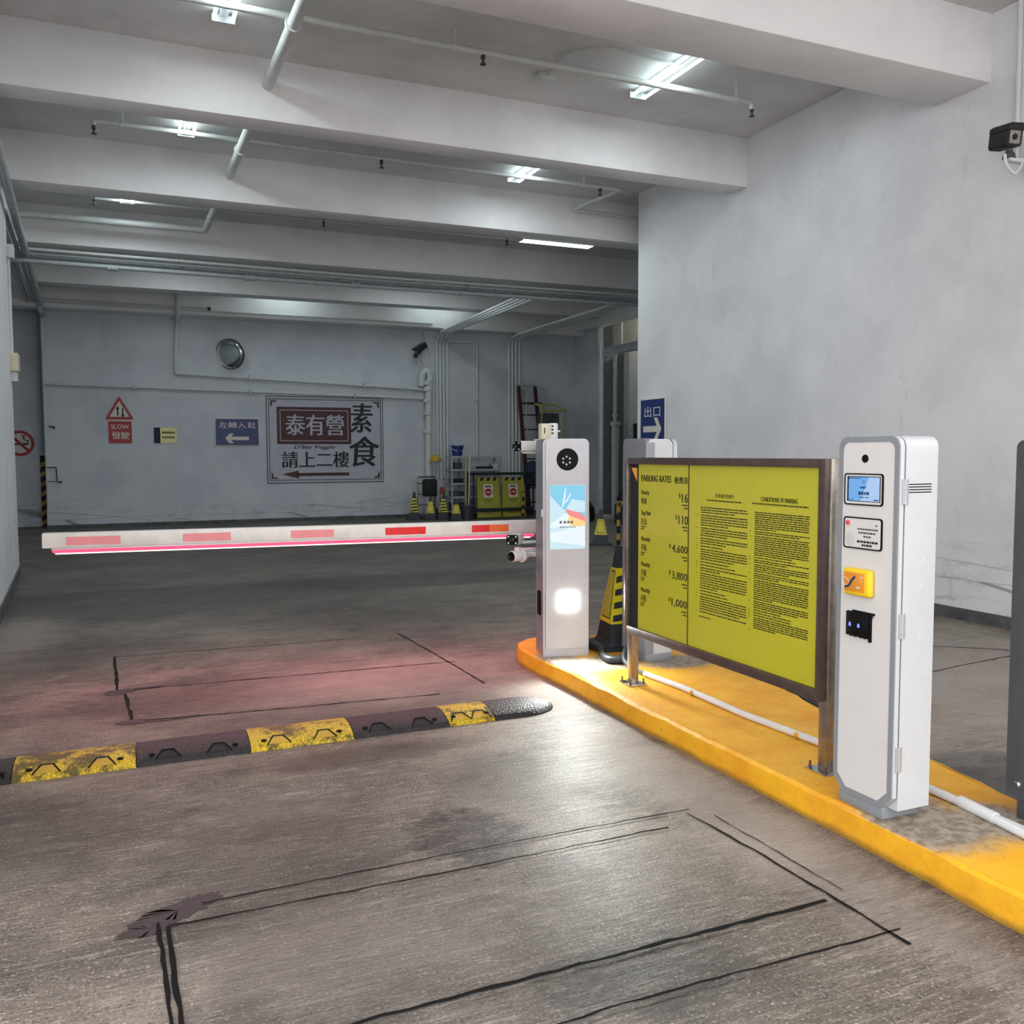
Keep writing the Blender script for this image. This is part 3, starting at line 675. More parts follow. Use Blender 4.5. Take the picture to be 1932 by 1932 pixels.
# ------------------------------------------------------------------ notice board
nb = thing('notice_board', 'yellow-green parking rates and conditions board in a stainless steel frame on two posts', 'notice board', (2.72, 3.765, .12), -PI/2)
def post(u, nm='post'):
    b = MB(); b.box(u-.025, u+.025, 0, .05, .008, 1.35, M['steel'], .003); p = b.build(nm, nb)
    b = MB(); b.box(u-.065, u+.065, -.035, .085, 0, .008, M['chrome'], .001); fp = b.build('foot_plate', p)
    for du in (-.048, .048):
        for dy in (-.02, .07):
            b = MB(); b.lathe([(.009, 0), (.009, .008), (.005, .009), (.005, .03), (0, .031)], M['steel_d'], 8, (u+du, dy, .008)); b.build('bolt', fp)
    return p
post(-.80); post(.812)
b = MB(); b.box(-.786, .79, -.028, .0, 1.312, 1.35, M['steel_d'], .002); b.build('frame_rail', nb)
b = MB(); b.box(-.786, .79, -.028, .0, .312, .358, M['steel_d'], .002); b.build('frame_rail', nb)
b = MB(); b.box(-.82, -.786, -.0275, .0, .313, 1.349, M['steel'], .002); b.build('frame_stile', nb)
b = MB(); b.box(.79, .83, -.0275, .05, .313, 1.349, M['steel_d'], .002); b.build('frame_stile', nb)
b = MB(); b.box(.828, .836, .005, .045, .60, .66, M['chrome'], .003); b.build('latch', nb)
b = MB(); b.box(-.787, .791, -.006, 0, .357, 1.313, M['ycard']); pan = b.build('panel', nb)
b = MB(); b.rect(-.787, -.695, .357, 1.313, -.0068, M['blackm']); b.flat([(-.775, 1.29), (-.71, 1.29), (-.71, 1.21)], -.0075, M['orange']); b.build('black_strip', nb)
b = MB(); b.box(-.194, -.188, -.009, -.005, .357, 1.313, M['ink_soft']); b.build('seam', nb)
K, y = M['ink'], -.0072
U = lambda wy: 3.765-wy
Z = lambda wz: wz-.12
def line(*a, **k):
    T = MB(); T.text(*a, **k); return T.build('lettering', pan)
def dashes(rects, z, h):
    T = MB()
    for u0, u1 in rects: T.rect(u0, u1, z, z+h, y, M['ink_soft'])
    return T.build('fine_print', pan)
line('PARKING RATES', U(4.428), Z(1.334), .305, .037, K, y, bold=.035); line('收費表', U(4.092), Z(1.330), .13, .038, K, y, bold=.03)
def rate(zw, en, cn, note, price):
    line(en[0], U(4.426), zw, en[1], en[2], K, y, bold=.025); line(cn, U(4.428), zw-.047, .058, .037, K, y, bold=.012)
    for j, L in enumerate((.045, .032) if note else ()): dashes([(U(4.43), U(4.43)+L)], zw-.062-j*.013, .007)
    n = len(price); w = .055 if n == 2 else (.085 if n == 3 else .145); zp = zw-.018 if n < 4 else zw-.03
    line(price, U(3.964)-w, zp, w, .047, K, y, bold=.02); line('$', U(3.964)-w-.028, zp+.022, .014, .026, K, y, bold=.02)
    for j, L in enumerate((.05, .035)): dashes([(U(3.966)-L, U(3.966))], zp-.018-j*.016, .007)
rate(Z(1.25), ('Hourly', .08, .035), '時租', False, '16')
rate(Z(1.133), ('Day Park', .1, .035), '日泊', True, '110')
for zz, p in ((.984, '4,600'), (.838, '3,800'), (.69, '1,000')): rate(Z(zz), ('Monthly', .095, .034), '月租', True, p)
line('停車場使用條件', U(3.726), Z(1.27), .15, .022, K, y); line('CONDITIONS OF PARKING', U(3.373), Z(1.27), .25, .021, K, y, bold=.03)
for u0, u1, zc in ((3.795, 3.518, 1.252), (3.438, 3.054, 1.254)):
    u = U(u0); random.seed(int(u0*100)); q = []
    while u < U(u1)-.004:
        d = min(U(u1)-u, random.uniform(.01, .03)); q.append((u, u+d)); u += d+.004
    dashes(q, Z(zc), .007)
T = MB()
def column(ua, ub, za, zb, pitch, hh, gap_p, seed):
    random.seed(seed); z = za; L = 0
    T.n = 0
    while z > zb:
        end = ub - (random.uniform(.05, .25) if random.random() < gap_p else 0)
        u = ua
        while u < end-.004:
            d = min(end-u, random.uniform(.006, .034)); T.rect(u, u+d, z, z+hh, y, M['ink']); u += d+random.uniform(.0025, .005)
        if end < ub-.01: T.rect(ua-.035, ua-.029, z-pitch*1.3, z-pitch*1.3+hh, y, M['ink_soft']); z -= pitch*.25
        z -= pitch
column(U(3.847), U(3.468), Z(1.214), Z(.665), .0125, .0052, .28, 11)
column(U(3.415), U(3.045), Z(1.214), Z(.658), .0098, .0048, .2, 12)
T.rect(U(3.853), U(3.853)+.1, Z(.648), Z(.648)+.005, y, M['ink_soft'])
T.build('small_print', pan)

# ------------------------------------------------------------------ traffic cones
def cone(label, loc, rotz, H=.72, striped=(1, 3), group=None, plain=M['conerefl'], sc=1.0):
    t = thing('traffic_cone', label, 'traffic cone', loc, rotz, group); t.scale = (sc, sc, sc)
    b = MB(); b.prism(rr(-.19, .19, -.19, .19, .05, 4), 0, .028, M['conek'], 'z'); b.frustum(.15, .128, .02, .06, M['conek']); b.build('base', t)
    hw = lambda z: .128-(.128-.036)*(z-.06)/(H-.10-.06)
    b = MB(); b.frustum(hw(.06), hw(.19), .055, .19, M['conek']); b.build('body', t)
    b = MB(); b.frustum(hw(H-.16), .024, H-.16, H, M['conek']); b.build('tip', t)
    z0, z1 = .18, H-.155
    b = MB(); b.frustum(hw(z0)+.004, hw(z1)+.004, z0, z1, M['coney']); b.build('sleeve', t)
    for k in range(4):
        b = MB(); b.X = Matrix.Rotation(k*PI/2, 4, 'Z')
        q = lambda s, z, o=.0055: (s*hw(z), -(hw(z)+o), z)
        if k in striped:
            n = 4; dz = (z1-z0-.03)/n
            for i in range(n):
                za = z0+.015+i*dz; b.f([b.v(q(*p)) for p in ((-.95, za), (.95, za+dz*.25), (.95, za+dz*.75), (-.95, za+dz*.5))], M['conek'])
        else:
            za, zb = z0+.03, z1-.02
            b.f([b.v(q(*p)) for p in ((-.74, za), (.74, za), (.74, zb), (-.74, zb))], M['conek']); b.f([b.v(q(p[0], p[1], .0065)) for p in ((-.66, za+.008), (.66, za+.008), (.66, zb-.008), (-.66, zb-.008))], plain)
        b.build('reflective_panel', t)
    return t
cone('large black and yellow cone on the kerb island between two parking machines', (3.205, 5.51, .12), math.radians(-8), .72, (0, 2))
cone('black and yellow cone alone on the exit lane floor beyond the island', (7.05, 12.75, 0), math.radians(-29), .60, (1, 3), plain=M['coney'], sc=.95)
GC = 'cones by the back wall pipe'
cone('striped cone against the wall at the foot of the big pipe, under the hand truck', (5.95, 19.42, 0), math.radians(-20), .66, (0, 1, 2, 3), GC, sc=.95)
cone('plain yellow cone between two striped cones by the back wall', (6.26, 19.2, 0), math.radians(-18), .64, (1, 3), GC, M['coney'], sc=.85)
cone('striped cone beside the hand truck, next to the red cloth', (6.60, 19.28, 0), math.radians(-24), .66, (0, 1, 2, 3), GC, sc=.9)
cone('short yellow cone beside the dark bucket by the shelf rack', (6.70, 18.72, 0), math.radians(-16), .55, (3,), GC, M['coney'], sc=.9)

# black hose looped at the foot of the cone, white conduit and cables on the island
tag(wmesh('hose', lambda b: b.tube(fil([(2.96, 5.56, .148), (2.97, 5.35, .146), (2.89, 5.2, .146), (2.86, 5.06, .146), (2.95, 5.01, .146), (3.05, 5.08, .146), (3.08, 5.2, .146)], .07), .024, M['conek'], 10), (2.9, 5.1, .12)), 'thick black hose looped on the island at the foot of the big cone', 'hose')
tag(wmesh('cable', lambda b: b.tube(fil([(3.02, 5.12, .20), (2.93, 5.0, .15), (2.91, 4.85, .136), (2.90, 4.64, .134)], .08), .014, M['grey'], 8), (2.9, 4.8, .12)), 'grey cable sagging from the hidden machine into the white conduit', 'cable')
cd = thing('floor_conduit', 'long white plastic conduit running along the top of the yellow island', 'conduit', (2.92, 3.2, .12))
wmesh('pipe', lambda b: b.tube([(2.90, 4.68, .137), (2.93, 4.31, .137), (2.915, 3.74, .137), (2.95, 3.25, .137), (2.955, 2.75, .137), (2.94, 2.4, .138)], .017, M['pvc'], 10), cd, (2.92, 3.2, .12))
wmesh('coupling', lambda b: b.tube([(2.945, 2.44, .14), (2.925, 2.27, .14)], .023, M['pvc'], 12), cd, (2.92, 3.2, .12))
wmesh('pipe', lambda b: (b.tube([(2.926, 2.3, .139), (2.88, 2.0, .138), (2.84, 1.6, .138)], .018, M['pvc'], 10), b.tube([(2.965, 2.6, .133), (2.95, 2.2, .133), (2.91, 1.7, .133)], .012, M['pvc'], 8)), cd, (2.92, 3.2, .12))
for p in ((2.935, 4.2), (2.95, 3.35)): wmesh('clip', lambda b: b.box(p[0]-.03, p[0]+.03, p[1]-.012, p[1]+.012, .12, .15, M['island'], .004), cd, (2.92, 3.2, .12))
for i, (dx, r) in enumerate(((0, .016), (.05, .014), (.09, .017), (.14, .012), (.03, .011))):
    tag(wmesh('cable', lambda b: b.tube(fil([(3.74+dx*.6, 5.6, r), (3.73+dx, 5.2+dx, r), (3.77+dx*1.2, 4.7, r), (3.66+dx*1.3+.03*math.sin(i*2), 4.2, r), (3.58+dx, 3.7, r)], .2), r, M['grey'], 8), (3.75, 4.8, 0)), 'dark cable of the bundle lying on the floor along the far kerb edge', 'cable', 'cables along the far kerb edge')

# ------------------------------------------------------------------ ceiling lamps
def lamp(label, p0, p1, z=CZ, group='twin tube ceiling lamps', power=LAMPW, tubez=None):
    a, c = Vector((p0[0], p0[1], 0)), Vector((p1[0], p1[1], 0)); L = (c-a).length; mid = (a+c)/2; rz = math.atan2(c.y-a.y, c.x-a.x)
    t = thing('ceiling_light', label, 'lamp', (mid.x, mid.y, z), rz, group)
    b = MB(); b.box(-L/2, L/2, -.035, .035, -.05, -.0, M['white'], .006); b.build('housing', t)
    for s in (-1, 1):
        b = MB(); b.tube([(-L/2+.03, s*.075, -.075), (L/2-.03, s*.075, -.075)], .016, M['tube'], 10); b.build('tube', t)
    for e in (-1, 1):
        b = MB(); b.box(e*(L/2-.012)-.012, e*(L/2-.012)+.012, -.095, .095, -.095, -.03, M['white'], .005); b.build('lamp_holder', t)
    light('AREA', 'tube_light', t, (0, 0, -.11), (0, 0, 0), power, (.86, .97, 1), shape='RECTANGLE', size=L-.1, size_y=.18)
    return t
lamp('twin tube lamp on the ceiling above the drain pipe, beyond the first beam', (.85, 6.82), (.85, 8.03))
lamp('brightest twin tube lamp, crossed by the sprinkler pipe near the bare wall', (4.87, 6.87), (4.87, 8.08))
lamp('twin tube lamp partly hidden by the sprinkler pipe in the second bay', (.73, 9.8), (.73, 11.0))
lamp('twin tube lamp in the second bay near the zigzag pipe end', (4.83, 9.95), (4.83, 11.15))
lamp('small looking twin lamp end above the white drain elbow', (.12, 13.0), (.12, 14.2))
lamp('single bright batten hung low along the beam above the entry machine', (5.45, 12.36), (6.66, 12.36), 4.72)
lamp('twin tube lamp in the fourth bay above the bundled pipes', (1.0, 16.2), (1.0, 17.4))
lamp('twin tube lamp in the fourth bay nearer the exit', (5.6, 16.2), (5.6, 17.4))
lamp('lamp tucked behind the last beam over the round mirror', (2.6, 19.2), (3.8, 19.2), power=3)
lamp('lamp tucked behind the last beam over the camera', (6.0, 19.2), (7.2, 19.2), power=3)
bl = thing('bulkhead_light', 'warm wall lamp inside the side passage', 'lamp', (12.8, 18.7, 4.9))
b = MB(); b.lathe([(.1, 0), (.1, .03), (.07, .06), (0, .07)], em('warm_lamp', (255, 238, 200), 10), 18, (0, 0, 0), (0, 0, -1)); b.build('diffuser', bl)
light('POINT', 'warm_glow', bl, (0, 0, -.12), (0, 0, 0), 90, (1, .93, .74), shadow_soft_size=.08)

# ------------------------------------------------------------------ sprinkler, drain and electrical pipes under the ceiling
def sprinkler(label, pts, r, hangers, heads, top=CZ):
    o = Vector(pts[0]); t = thing('sprinkler_pipe', label, 'pipe', o)
    wmesh('pipe', lambda b: b.tube(fil(pts, .05), r, M['pipe'], 12), t, o)
    for x, y, z in hangers: wmesh('hanger', lambda b: (b.tube([(x, y, z), (x, y, top)], .012, M['pipe'], 6), b.lathe([(r+.008, -.02), (r+.008, .02)], M['pipe'], 12, (x, y, z), (1, 0, 0))), t, o)
    for x, y, z in heads: wmesh('sprinkler_head', lambda b: b.lathe([(.02, .02), (.022, -.035), (.012, -.045), (.012, -.075), (.03, -.082), (.03, -.088), (0, -.09)], M['grey'], 10, (x, y, z)), t, o)
    return t
sprinkler('white sprinkler pipe crossing the first bay beneath the brightest lamp', [(-.9, 7.54, 5.0), (5.88, 7.54, 5.0), (5.88, 7.54, 4.93)], .03, [(2.72, 7.54, 5.0), (5.69, 7.54, 5.0), (.3, 7.54, 5.0)], [(2.98, 7.54, 4.985), (5.88, 7.54, 4.95)])
sprinkler('white sprinkler pipe with zigzag end crossing the second bay', [(-.21, 10.72, 4.98), (-.21, 10.72, 5.03), (6.22, 10.72, 5.02), (5.95, 11.6, 4.95), (7.3, 11.7, 4.95)], .026, [(.07, 10.72, 5.03), (2.69, 10.72, 5.02), (5.66, 10.72, 5.02)], [(-.21, 10.72, 4.98), (2.92, 10.72, 5.0), (5.9, 10.72, 5.0)])
sprinkler('thin sprinkler pipe in the third bay beside the white drain elbow', [(-.32, 13.9, 5.03), (6.6, 13.9, 5.03)], .02, [(1.5, 13.9, 5.03), (4, 13.9, 5.03)], [(-.3, 13.9, 5.03), (2.87, 13.9, 5.03), (5.9, 13.9, 5.02)])
dp = thing('drain_pipe', 'thick white drain pipe passing through the ceiling beams', 'pipe', (1.3, 5.6, 5.0))
O = (1.3, 5.6, 5.0)
wmesh('pipe', lambda b: b.tube([(1.36, 5.6, 4.93), (1.27, 12.0, 4.92), (1.22, 14.5, 4.91)], .052, M['pipe'], 18), dp, O)
wmesh('pipe', lambda b: b.tube(fil([(1.22, 14.45, 4.91), (1.215, 14.62, 4.90), (.9, 14.62, 4.90), (-1.4, 14.62, 4.90)], .12), .05, M['pipe'], 14), dp, O)
for y in (6.5, 7.5, 9.5, 10.72, 13.9): wmesh('collar', lambda b: b.lathe([(.066, -.02), (.07, 0), (.066, .02)], M['pipe'], 18, (1.36-.0143*(y-5.6), y, 4.93-.0023*(y-5.6)), (0, 1, 0)), dp, O)
for y in (7.2, 10.3): wmesh('hanger', lambda b: b.tube([(1.33, y, 4.95), (1.33, y, CZ)], .012, M['pipe'], 6), dp, O)
ec = thing('lamp_conduit', 'thin bent conduit feeding the brightest lamp from a small ceiling box', 'conduit', (3.85, 7.9, CZ))
wmesh('pipe', lambda b: b.tube(fil([(3.845, 8.06, 5.13), (3.84, 7.5, 5.14), (4.1, 7.3, 5.14), (4.84, 7.36, 5.14)], .12), .013, M['pipe'], 8), ec, (3.85, 7.9, CZ))
wmesh('junction_box', lambda b: b.box(3.76, 3.93, 8.03, 8.17, 5.09, CZ, M['pipe'], .01), ec, (3.85, 7.9, CZ))
# pipes running along under beam D
GP = 'pipes bundled under the fourth beam'
for i, (y, z, r, m) in enumerate(((14.92, 4.48, .022, 'pipe'), (14.98, 4.43, .02, 'conduit'), (15.1, 4.42, .024, 'conduit'), (15.2, 4.42, .024, 'conduit'), (15.3, 4.43, .02, 'conduit'))):
    tag(wmesh('ceiling_pipe', lambda b: b.tube([(-1.9, y, z), (4, y, z-.03), (10.2, y, z)], r, M[m], 10), (0, y, z)), ['top grey pipe of the bundle under the fourth beam', 'second grey pipe of the bundle under the fourth beam', 'inner grey pipe hidden in the bundle under the fourth beam', 'rear grey pipe of the bundle under the fourth beam', 'last grey pipe tucked behind the bundle under the fourth beam'][i], 'pipe', GP)
tp = thing('coupled_pipe', 'thick lower pipe with couplings in the bundle under the fourth beam', 'pipe', (0, 14.95, 4.31), 0, GP)
wmesh('pipe', lambda b: b.tube([(-1.9, 14.95, 4.31), (4, 14.95, 4.285), (10.2, 14.95, 4.31)], .034, M['conduit'], 12), tp, (0, 14.95, 4.31))
for x in (-.1, 1.9, 3.6, 5.4, 7.2): wmesh('coupling', lambda b: (b.lathe([(.044, -.075), (.05, -.06), (.05, -.04), (.042, -.03), (.042, .03), (.05, .04), (.05, .06), (.044, .075)], M['conduit'], 12, (x, 14.95, 4.29), (1, 0, 0))), tp, (0, 14.95, 4.31))
for x in (.9, 3.3, 5.6, 8): wmesh('hanger', lambda b: (b.box(x-.015, x+.015, 14.88, 15.34, 4.385, 4.40, M['conduit']), b.tube([(x, 15.2, 4.38), (x, 15.2, BZ)], .01, M['conduit'], 6)), tp, (0, 14.95, 4.31))
# pipes along the side wall top
for i, (dx, z, r, m) in enumerate(((.0, 4.43, .05, 'conduit'), (-.11, 4.455, .03, 'conduit'), (-.19, 4.46, .025, 'pipe'), (-.28, 4.455, .03, 'conduit'))):
    tag(wmesh('conduit_pipe', lambda b: b.tube(fil(([(-.985, 8.6, z)] if i == 0 else []) + [(-1.16+dx, 12.64, z), (-1.43+dx*.8, 19.62, z-.02)] + ([(-1.43, 19.62, 4.26), (-1.43, 20.14, 4.25)] if i == 0 else []), .06), r, M[m], 12), (-1.1, 12, z)), ['thick grey pipe along the side wall top', 'thin pipe tucked beside the thick pipe along the side wall', 'pale conduit along the side wall top', 'grey pipe closest to the side wall top'][i], 'pipe', 'pipes along the side wall')
# small fittings on the end of the side wall
wl = thing('switch_conduit', 'white conduit running down the end of the side wall to a small box', 'conduit', (-1.26, 12.45, 2.6))
O = (-1.26, 12.45, 2.6)
wmesh('pipe', lambda b: b.tube([(-1.235, 12.5, 3.9), (-1.235, 12.5, 2.7)], .02, M['pipe'], 8), wl, O)
wmesh('junction_box', lambda b: b.box(-1.27, -1.17, 12.42, 12.56, 3.86, 4.02, M['pipe'], .01), wl, O)
wmesh('switch_box', lambda b: b.box(-1.26, -1.16, 12.36, 12.58, 2.5, 2.72, M['cream'], .012), wl, O)
wmesh('socket', lambda b: b.box(-1.26, -1.18, 12.42, 12.56, 2.38, 2.5, M['pipe'], .008), wl, O)

# ------------------------------------------------------------------ back wall: pipes
def wpipe(label, pts, r, m='pipe', clips=(), name='water_pipe', group=None, rad=.07):
    o = Vector(pts[0]); t = thing(name, label, 'pipe', o, 0, group)
    wmesh('pipe', lambda b: b.tube(fil(pts, rad), r, M[m], 10), t, o)
    for c in clips: wmesh('clip', lambda b: b.box(c[0]-.02, c[0]+.02, c[1]-r-.012, 20.2, c[2]-r-.02, c[2]+r+.02, M['conduit']), t, o)
    return t
wpipe('horizontal pipe low on the back wall just above the road signs', [(-1.42, 20.13, 2.90), (6.42, 20.13, 2.765)], .03, clips=[(.2, 20.13, 2.87), (2.5, 20.13, 2.83), (4.8, 20.13, 2.79)])
wpipe('bent pipe dropping beside the round mirror then running to the tall pipe', [(1.055, 20.13, 4.3), (1.0, 20.13, 3.18), (6.42, 20.13, 2.975)], .035, clips=[(2.5, 20.13, 3.13), (5, 20.13, 3.03)], rad=.05)
wpipe('short thick white pipe on the last beam above the mirror', [(1.06, 19.64, 4.8), (1.06, 19.64, 4.42), (1.055, 19.66, 4.29), (1.055, 20.12, 4.28)], .045)
wpipe('long pipe along the face of the last beam', [(-1.4, 19.66, 4.44), (6.5, 19.66, 4.44)], .022)
wpipe('slim conduit above the long pipe on the last beam, ending at the dome camera', [(-1.4, 19.67, 4.50), (1.62, 19.67, 4.49)], .014)
wpipe('slim pipe running down the corner of the recess', [(-1.56, 20.85, 4.45), (-1.58, 20.85, 1.55)], .025, 'conduit')
wpipe('second slim pipe running down the corner of the recess', [(-1.45, 20.16, 4.45), (-1.455, 20.16, .4)], .02, 'pipe')
bp = thing('stack_pipe', 'tall white pipe with couplings and a curved top on the back wall', 'pipe', (6.49, 20.08, 0))
wmesh('pipe', lambda b: b.tube(fil([(6.36, 20.12, 3.05), (6.38, 20.1, 3.34), (6.49, 20.08, 3.42), (6.57, 20.08, 3.3), (6.53, 20.08, 3.0), (6.49, 20.08, 0)], .13, 7), .085, M['pipe'], 16), bp, (6.49, 20.08, 0))
for z in (3.12, 2.98, 2.72, 2.42, 2.0): wmesh('coupling', lambda b: b.lathe([(.092, -.05), (.105, -.04), (.105, .04), (.092, .05)], M['pipe'], 16, (6.5, 20.08, z)), bp, (6.49, 20.08, 0))
for i in range(4):
    x = 6.745+.083*i
    wpipe(['first', 'second', 'third', 'fourth'][i]+' conduit of the group climbing beside the tall pipe and bending to the ceiling', [(x, 20.11, .9), (x, 20.11, 4.1), (x-.04, 19.6, 4.27), (6.72+.12*i, 15.4, 4.36)], .026, 'riser', name='riser_conduit', group='risers beside the tall pipe', rad=.09)
    x = 8.575+.093*i
    wpipe(['first', 'second', 'third', 'fourth'][i]+' conduit of the group climbing behind the maroon ladder', [(x, 20.11, .1), (x, 20.11, 4.18), (x, 19.6, 4.29), (8.78+.1*i, 15.4, 4.37)], .026, 'riser', name='riser_conduit', group='risers behind the ladder', rad=.09)
wpipe('square bend conduit framing the blank wall beside the risers', [(6.8, 20.15, 4.10), (7.77, 20.15, 4.13), (7.755, 20.15, 1.4)], .028, 'pipe', [(7.76, 20.15, 2.7)], rad=.03)
tag(wmesh('tap', lambda b: (b.tube([(-1.38, 20.2, 2.06), (-1.38, 20.1, 2.05), (-1.3, 20.08, 2.03)], .012, M['grey'], 6), b.lathe([(.03, -.02), (.03, .02)], M['grey'], 8, (-1.3, 20.08, 2.03), (1, 0, 0))), (-1.38, 20.2, 2.05)), 'small dark tap on the back wall near the corner', 'tap')
tag(wmesh('pipe_bracket', lambda b: (b.tube(fil([(-1.47, 20.15, 1.235), (-1.29, 20.15, 1.235), (-1.28, 20.15, .95), (-1.22, 20.12, .94)], .02), .012, M['grey'], 6), b.tube([(-1.47, 20.15, .96), (-1.28, 20.15, .95)], .008, M['grey'], 6), b.lathe([(.03, -.02), (.03, .02)], M['grey'], 8, (-1.22, 20.12, .94))), (-1.4, 20.2, 1)), 'thin metal bracket on the back wall above the striped corner board', 'bracket')

# ------------------------------------------------------------------ back wall: signs, mirror, cameras
YW = 20.195
t = thing('warning_sign', 'red-bordered triangular road sign with two opposite arrows on the back wall', 'road sign', (-.095, YW, 2.21))
tri = lambda k: [(-.275*k, .16-.16*k), (.275*k, .16-.16*k), (0, .16+.32*k)]
def rtri(k, r=.03):
    P = [Vector(p) for p in tri(k)]; out = []
    for i in range(3):
        a, b_, c = P[i-1], P[i], P[(i+1) % 3]; p = b_+(a-b_).normalized()*r*1.6; q = b_+(c-b_).normalized()*r*1.6
        for j in range(5): s = j/4; out.append(tuple(p*(1-s)**2+b_*2*s*(1-s)+q*s*s))
    return out
b = MB(); b.prism(rtri(1), -.012, 0, M['sred']); b.build('plate', t)
b = MB(); b.flat(rtri(.68, .01), -.0135, M['swhite']); b.build('face', t)
b = MB(); y = -.015
b.rect(-.045, -.018, .075, .225, y, M['ink']); b.flat([(-.068, .21), (.004, .21), (-.032, .275)], y, M['ink']); b.rect(.05, .077, .09, .235, y, M['ink']); b.flat([(.027, .1), (.064, .035), (.1, .1)], y, M['ink']); b.build('arrows', t)
t = thing('slow_sign', 'square red SLOW plate under the triangular road sign', 'road sign', (-.093, YW, 1.722))
b = MB(); b.box(-.228, .228, -.01, 0, 0, .468, M['swhite'], .002); b.box(-.218, .222, -.012, -.005, 0, .45, M['sred']); b.build('plate', t)
b = MB(); b.text('SLOW', -.17, .29, .34, .095, M['swhite'], -.014, bold=.02); b.text('慢駛', -.155, .08, .33, .155, M['swhite'], -.014, bold=.02); b.build('lettering', t)
t = thing('small_notice', 'small yellow-green notice with dark side strip between the road signs', 'notice', (.776, YW, 1.724))
b = MB(); b.box(-.224, .224, -.008, 0, 0, .325, M['ycard']); b.rect(-.224, -.1, 0, .325, -.0088, M['navy']); b.build('plate', t)
b = MB(); random.seed(5)
for z in (.2, .1):
    for u in range(6): b.rect(-.06+u*.042, -.06+u*.042+.03, z, z+.04, -.0095, M['ink'])
b.build('lettering', t)
t = thing('direction_sign', 'blue sign with white arrow pointing to the entrance lane beside the restaurant banner', 'road sign', (2.226, YW, 1.66))
b = MB(); b.box(-.467, .467, -.012, 0, 0, .605, M['swhite'], .003); b.box(-.445, .445, -.014, -.006, .02, .585, M['blue']); b.build('plate', t)
b = MB(); y = -.016
b.text('左轉入', -.375, .385, .56, .135, M['swhite'], y, bold=.015); b.text('車', .225, .385, .07, .135, M['swhite'], y, bold=.015); b.text('立', .305, .39, .075, .125, M['swhite'], y, bold=.015); b.build('lettering', t)
b = MB(); b.rect(-.1, .24, .13, .205, y, M['swhite']); b.flat([(-.255, .167), (-.16, .27), (-.07, .27), (-.17, .167)], y-.0005, M['swhite']); b.flat([(-.255, .167), (-.17, .167), (-.07, .06), (-.16, .06)], y-.0005, M['swhite']); b.rect(-.18, -.09, .13, .205, y-.0003, M['swhite']); b.build('arrow', t)
t = thing('restaurant_banner', 'large grey banner with maroon nameplate and long arrow on the back wall', 'banner', (2.84, YW, .84))
b = MB(); b.box(0, 2.615, -.012, 0, 0, 1.92, M['grey'], .003); b.box(.015, 2.6, -.016, -.006, .015, 1.905, M['lilac'])
b.ring([(.05, .06), (2.565, .06), (2.565, 1.86), (.05, 1.86)], [(.066, .076), (2.549, .076), (2.549, 1.844), (.066, 1.844)], -.018, -.01, M['grey'])
for cx, cz, sx, sz in ((.09, .1, 1, 1), (2.525, .1, -1, 1), (.09, 1.82, 1, -1), (2.525, 1.82, -1, -1)):
    b.flat([(cx, cz), (cx+.16*sx, cz), (cx+.1*sx, cz+.035*sz), (cx+.05*sx, cz+.03*sz), (cx+.035*sx, cz+.1*sz), (cx, cz+.16*sz)], -.0185, M['maroon'])
b.build('sheet', t)
b = MB(); b.box(.225, 1.87, -.02, -.01, .865, 1.685, M['maroon']); b.ring([(.29, .93), (1.805, .93), (1.805, 1.62), (.29, 1.62)], [(.305, .945), (1.79, .945), (1.79, 1.605), (.305, 1.605)], -.022, -.015, M['lilac']); b.build('nameplate', t)
b = MB(); b.text('泰有營', .42, 1.06, 1.28, .46, M['lilac'], -.024, bold=.02); b.build('name_lettering', t)
b = MB(); y = -.02
b.text("D'lite Veggie", .58, .735, .92, .11, M['ink'], y, shear=.35, bold=.03); b.build('lettering', t)
b = MB(); b.text('請上二樓', .32, .34, 1.49, .36, M['ink'], y, bold=.022); b.build('lettering', t)
b = MB(); b.text('素', 1.86, 1.13, .5, .66, M['dkgreen'], -.026, shear=.08, bold=.022); b.build('brush_lettering', t)
b = MB(); b.text('食', 1.83, .36, .68, .68, M['dkgreen'], -.026, shear=.08, bold=.022); b.build('brush_lettering', t)
b = MB(); b.rect(.66, 1.81, .155, .225, y, M['maroon']); b.flat([(.32, .2), (.68, .10), (.68, .28)], y, M['maroon']); b.build('arrow', t)
# convex mirror
t = thing('convex_mirror', 'round convex traffic mirror tilted on the back wall', 'mirror', (2.2, 20.19, 3.65))
b = MB(); b.X = Matrix.Rotation(math.radians(-36), 4, 'Z') @ Matrix.Rotation(math.radians(12), 4, 'X')
b.lathe([(.325, .15), (.325, .19), (.31, .2), (.31, .15), (0, .15)], M['grey'], 32, (0, 0, 0), (0, -1, 0)); b.build('rim', t)
b = MB(); b.X = Matrix.Rotation(math.radians(-36), 4, 'Z') @ Matrix.Rotation(math.radians(12), 4, 'X')
b.lathe([(.31, .19)]+[(.31*math.cos(a/8*PI/2), .19+.06*math.sin(a/8*PI/2)) for a in range(1, 9)], M['mirror'], 32, (0, 0, 0), (0, -1, 0)); b.build('glass', t)
b = MB(); b.tube([(0, 0, 0), (.05, -.15, 0)], .04, M['grey'], 10); b.build('bracket', t)
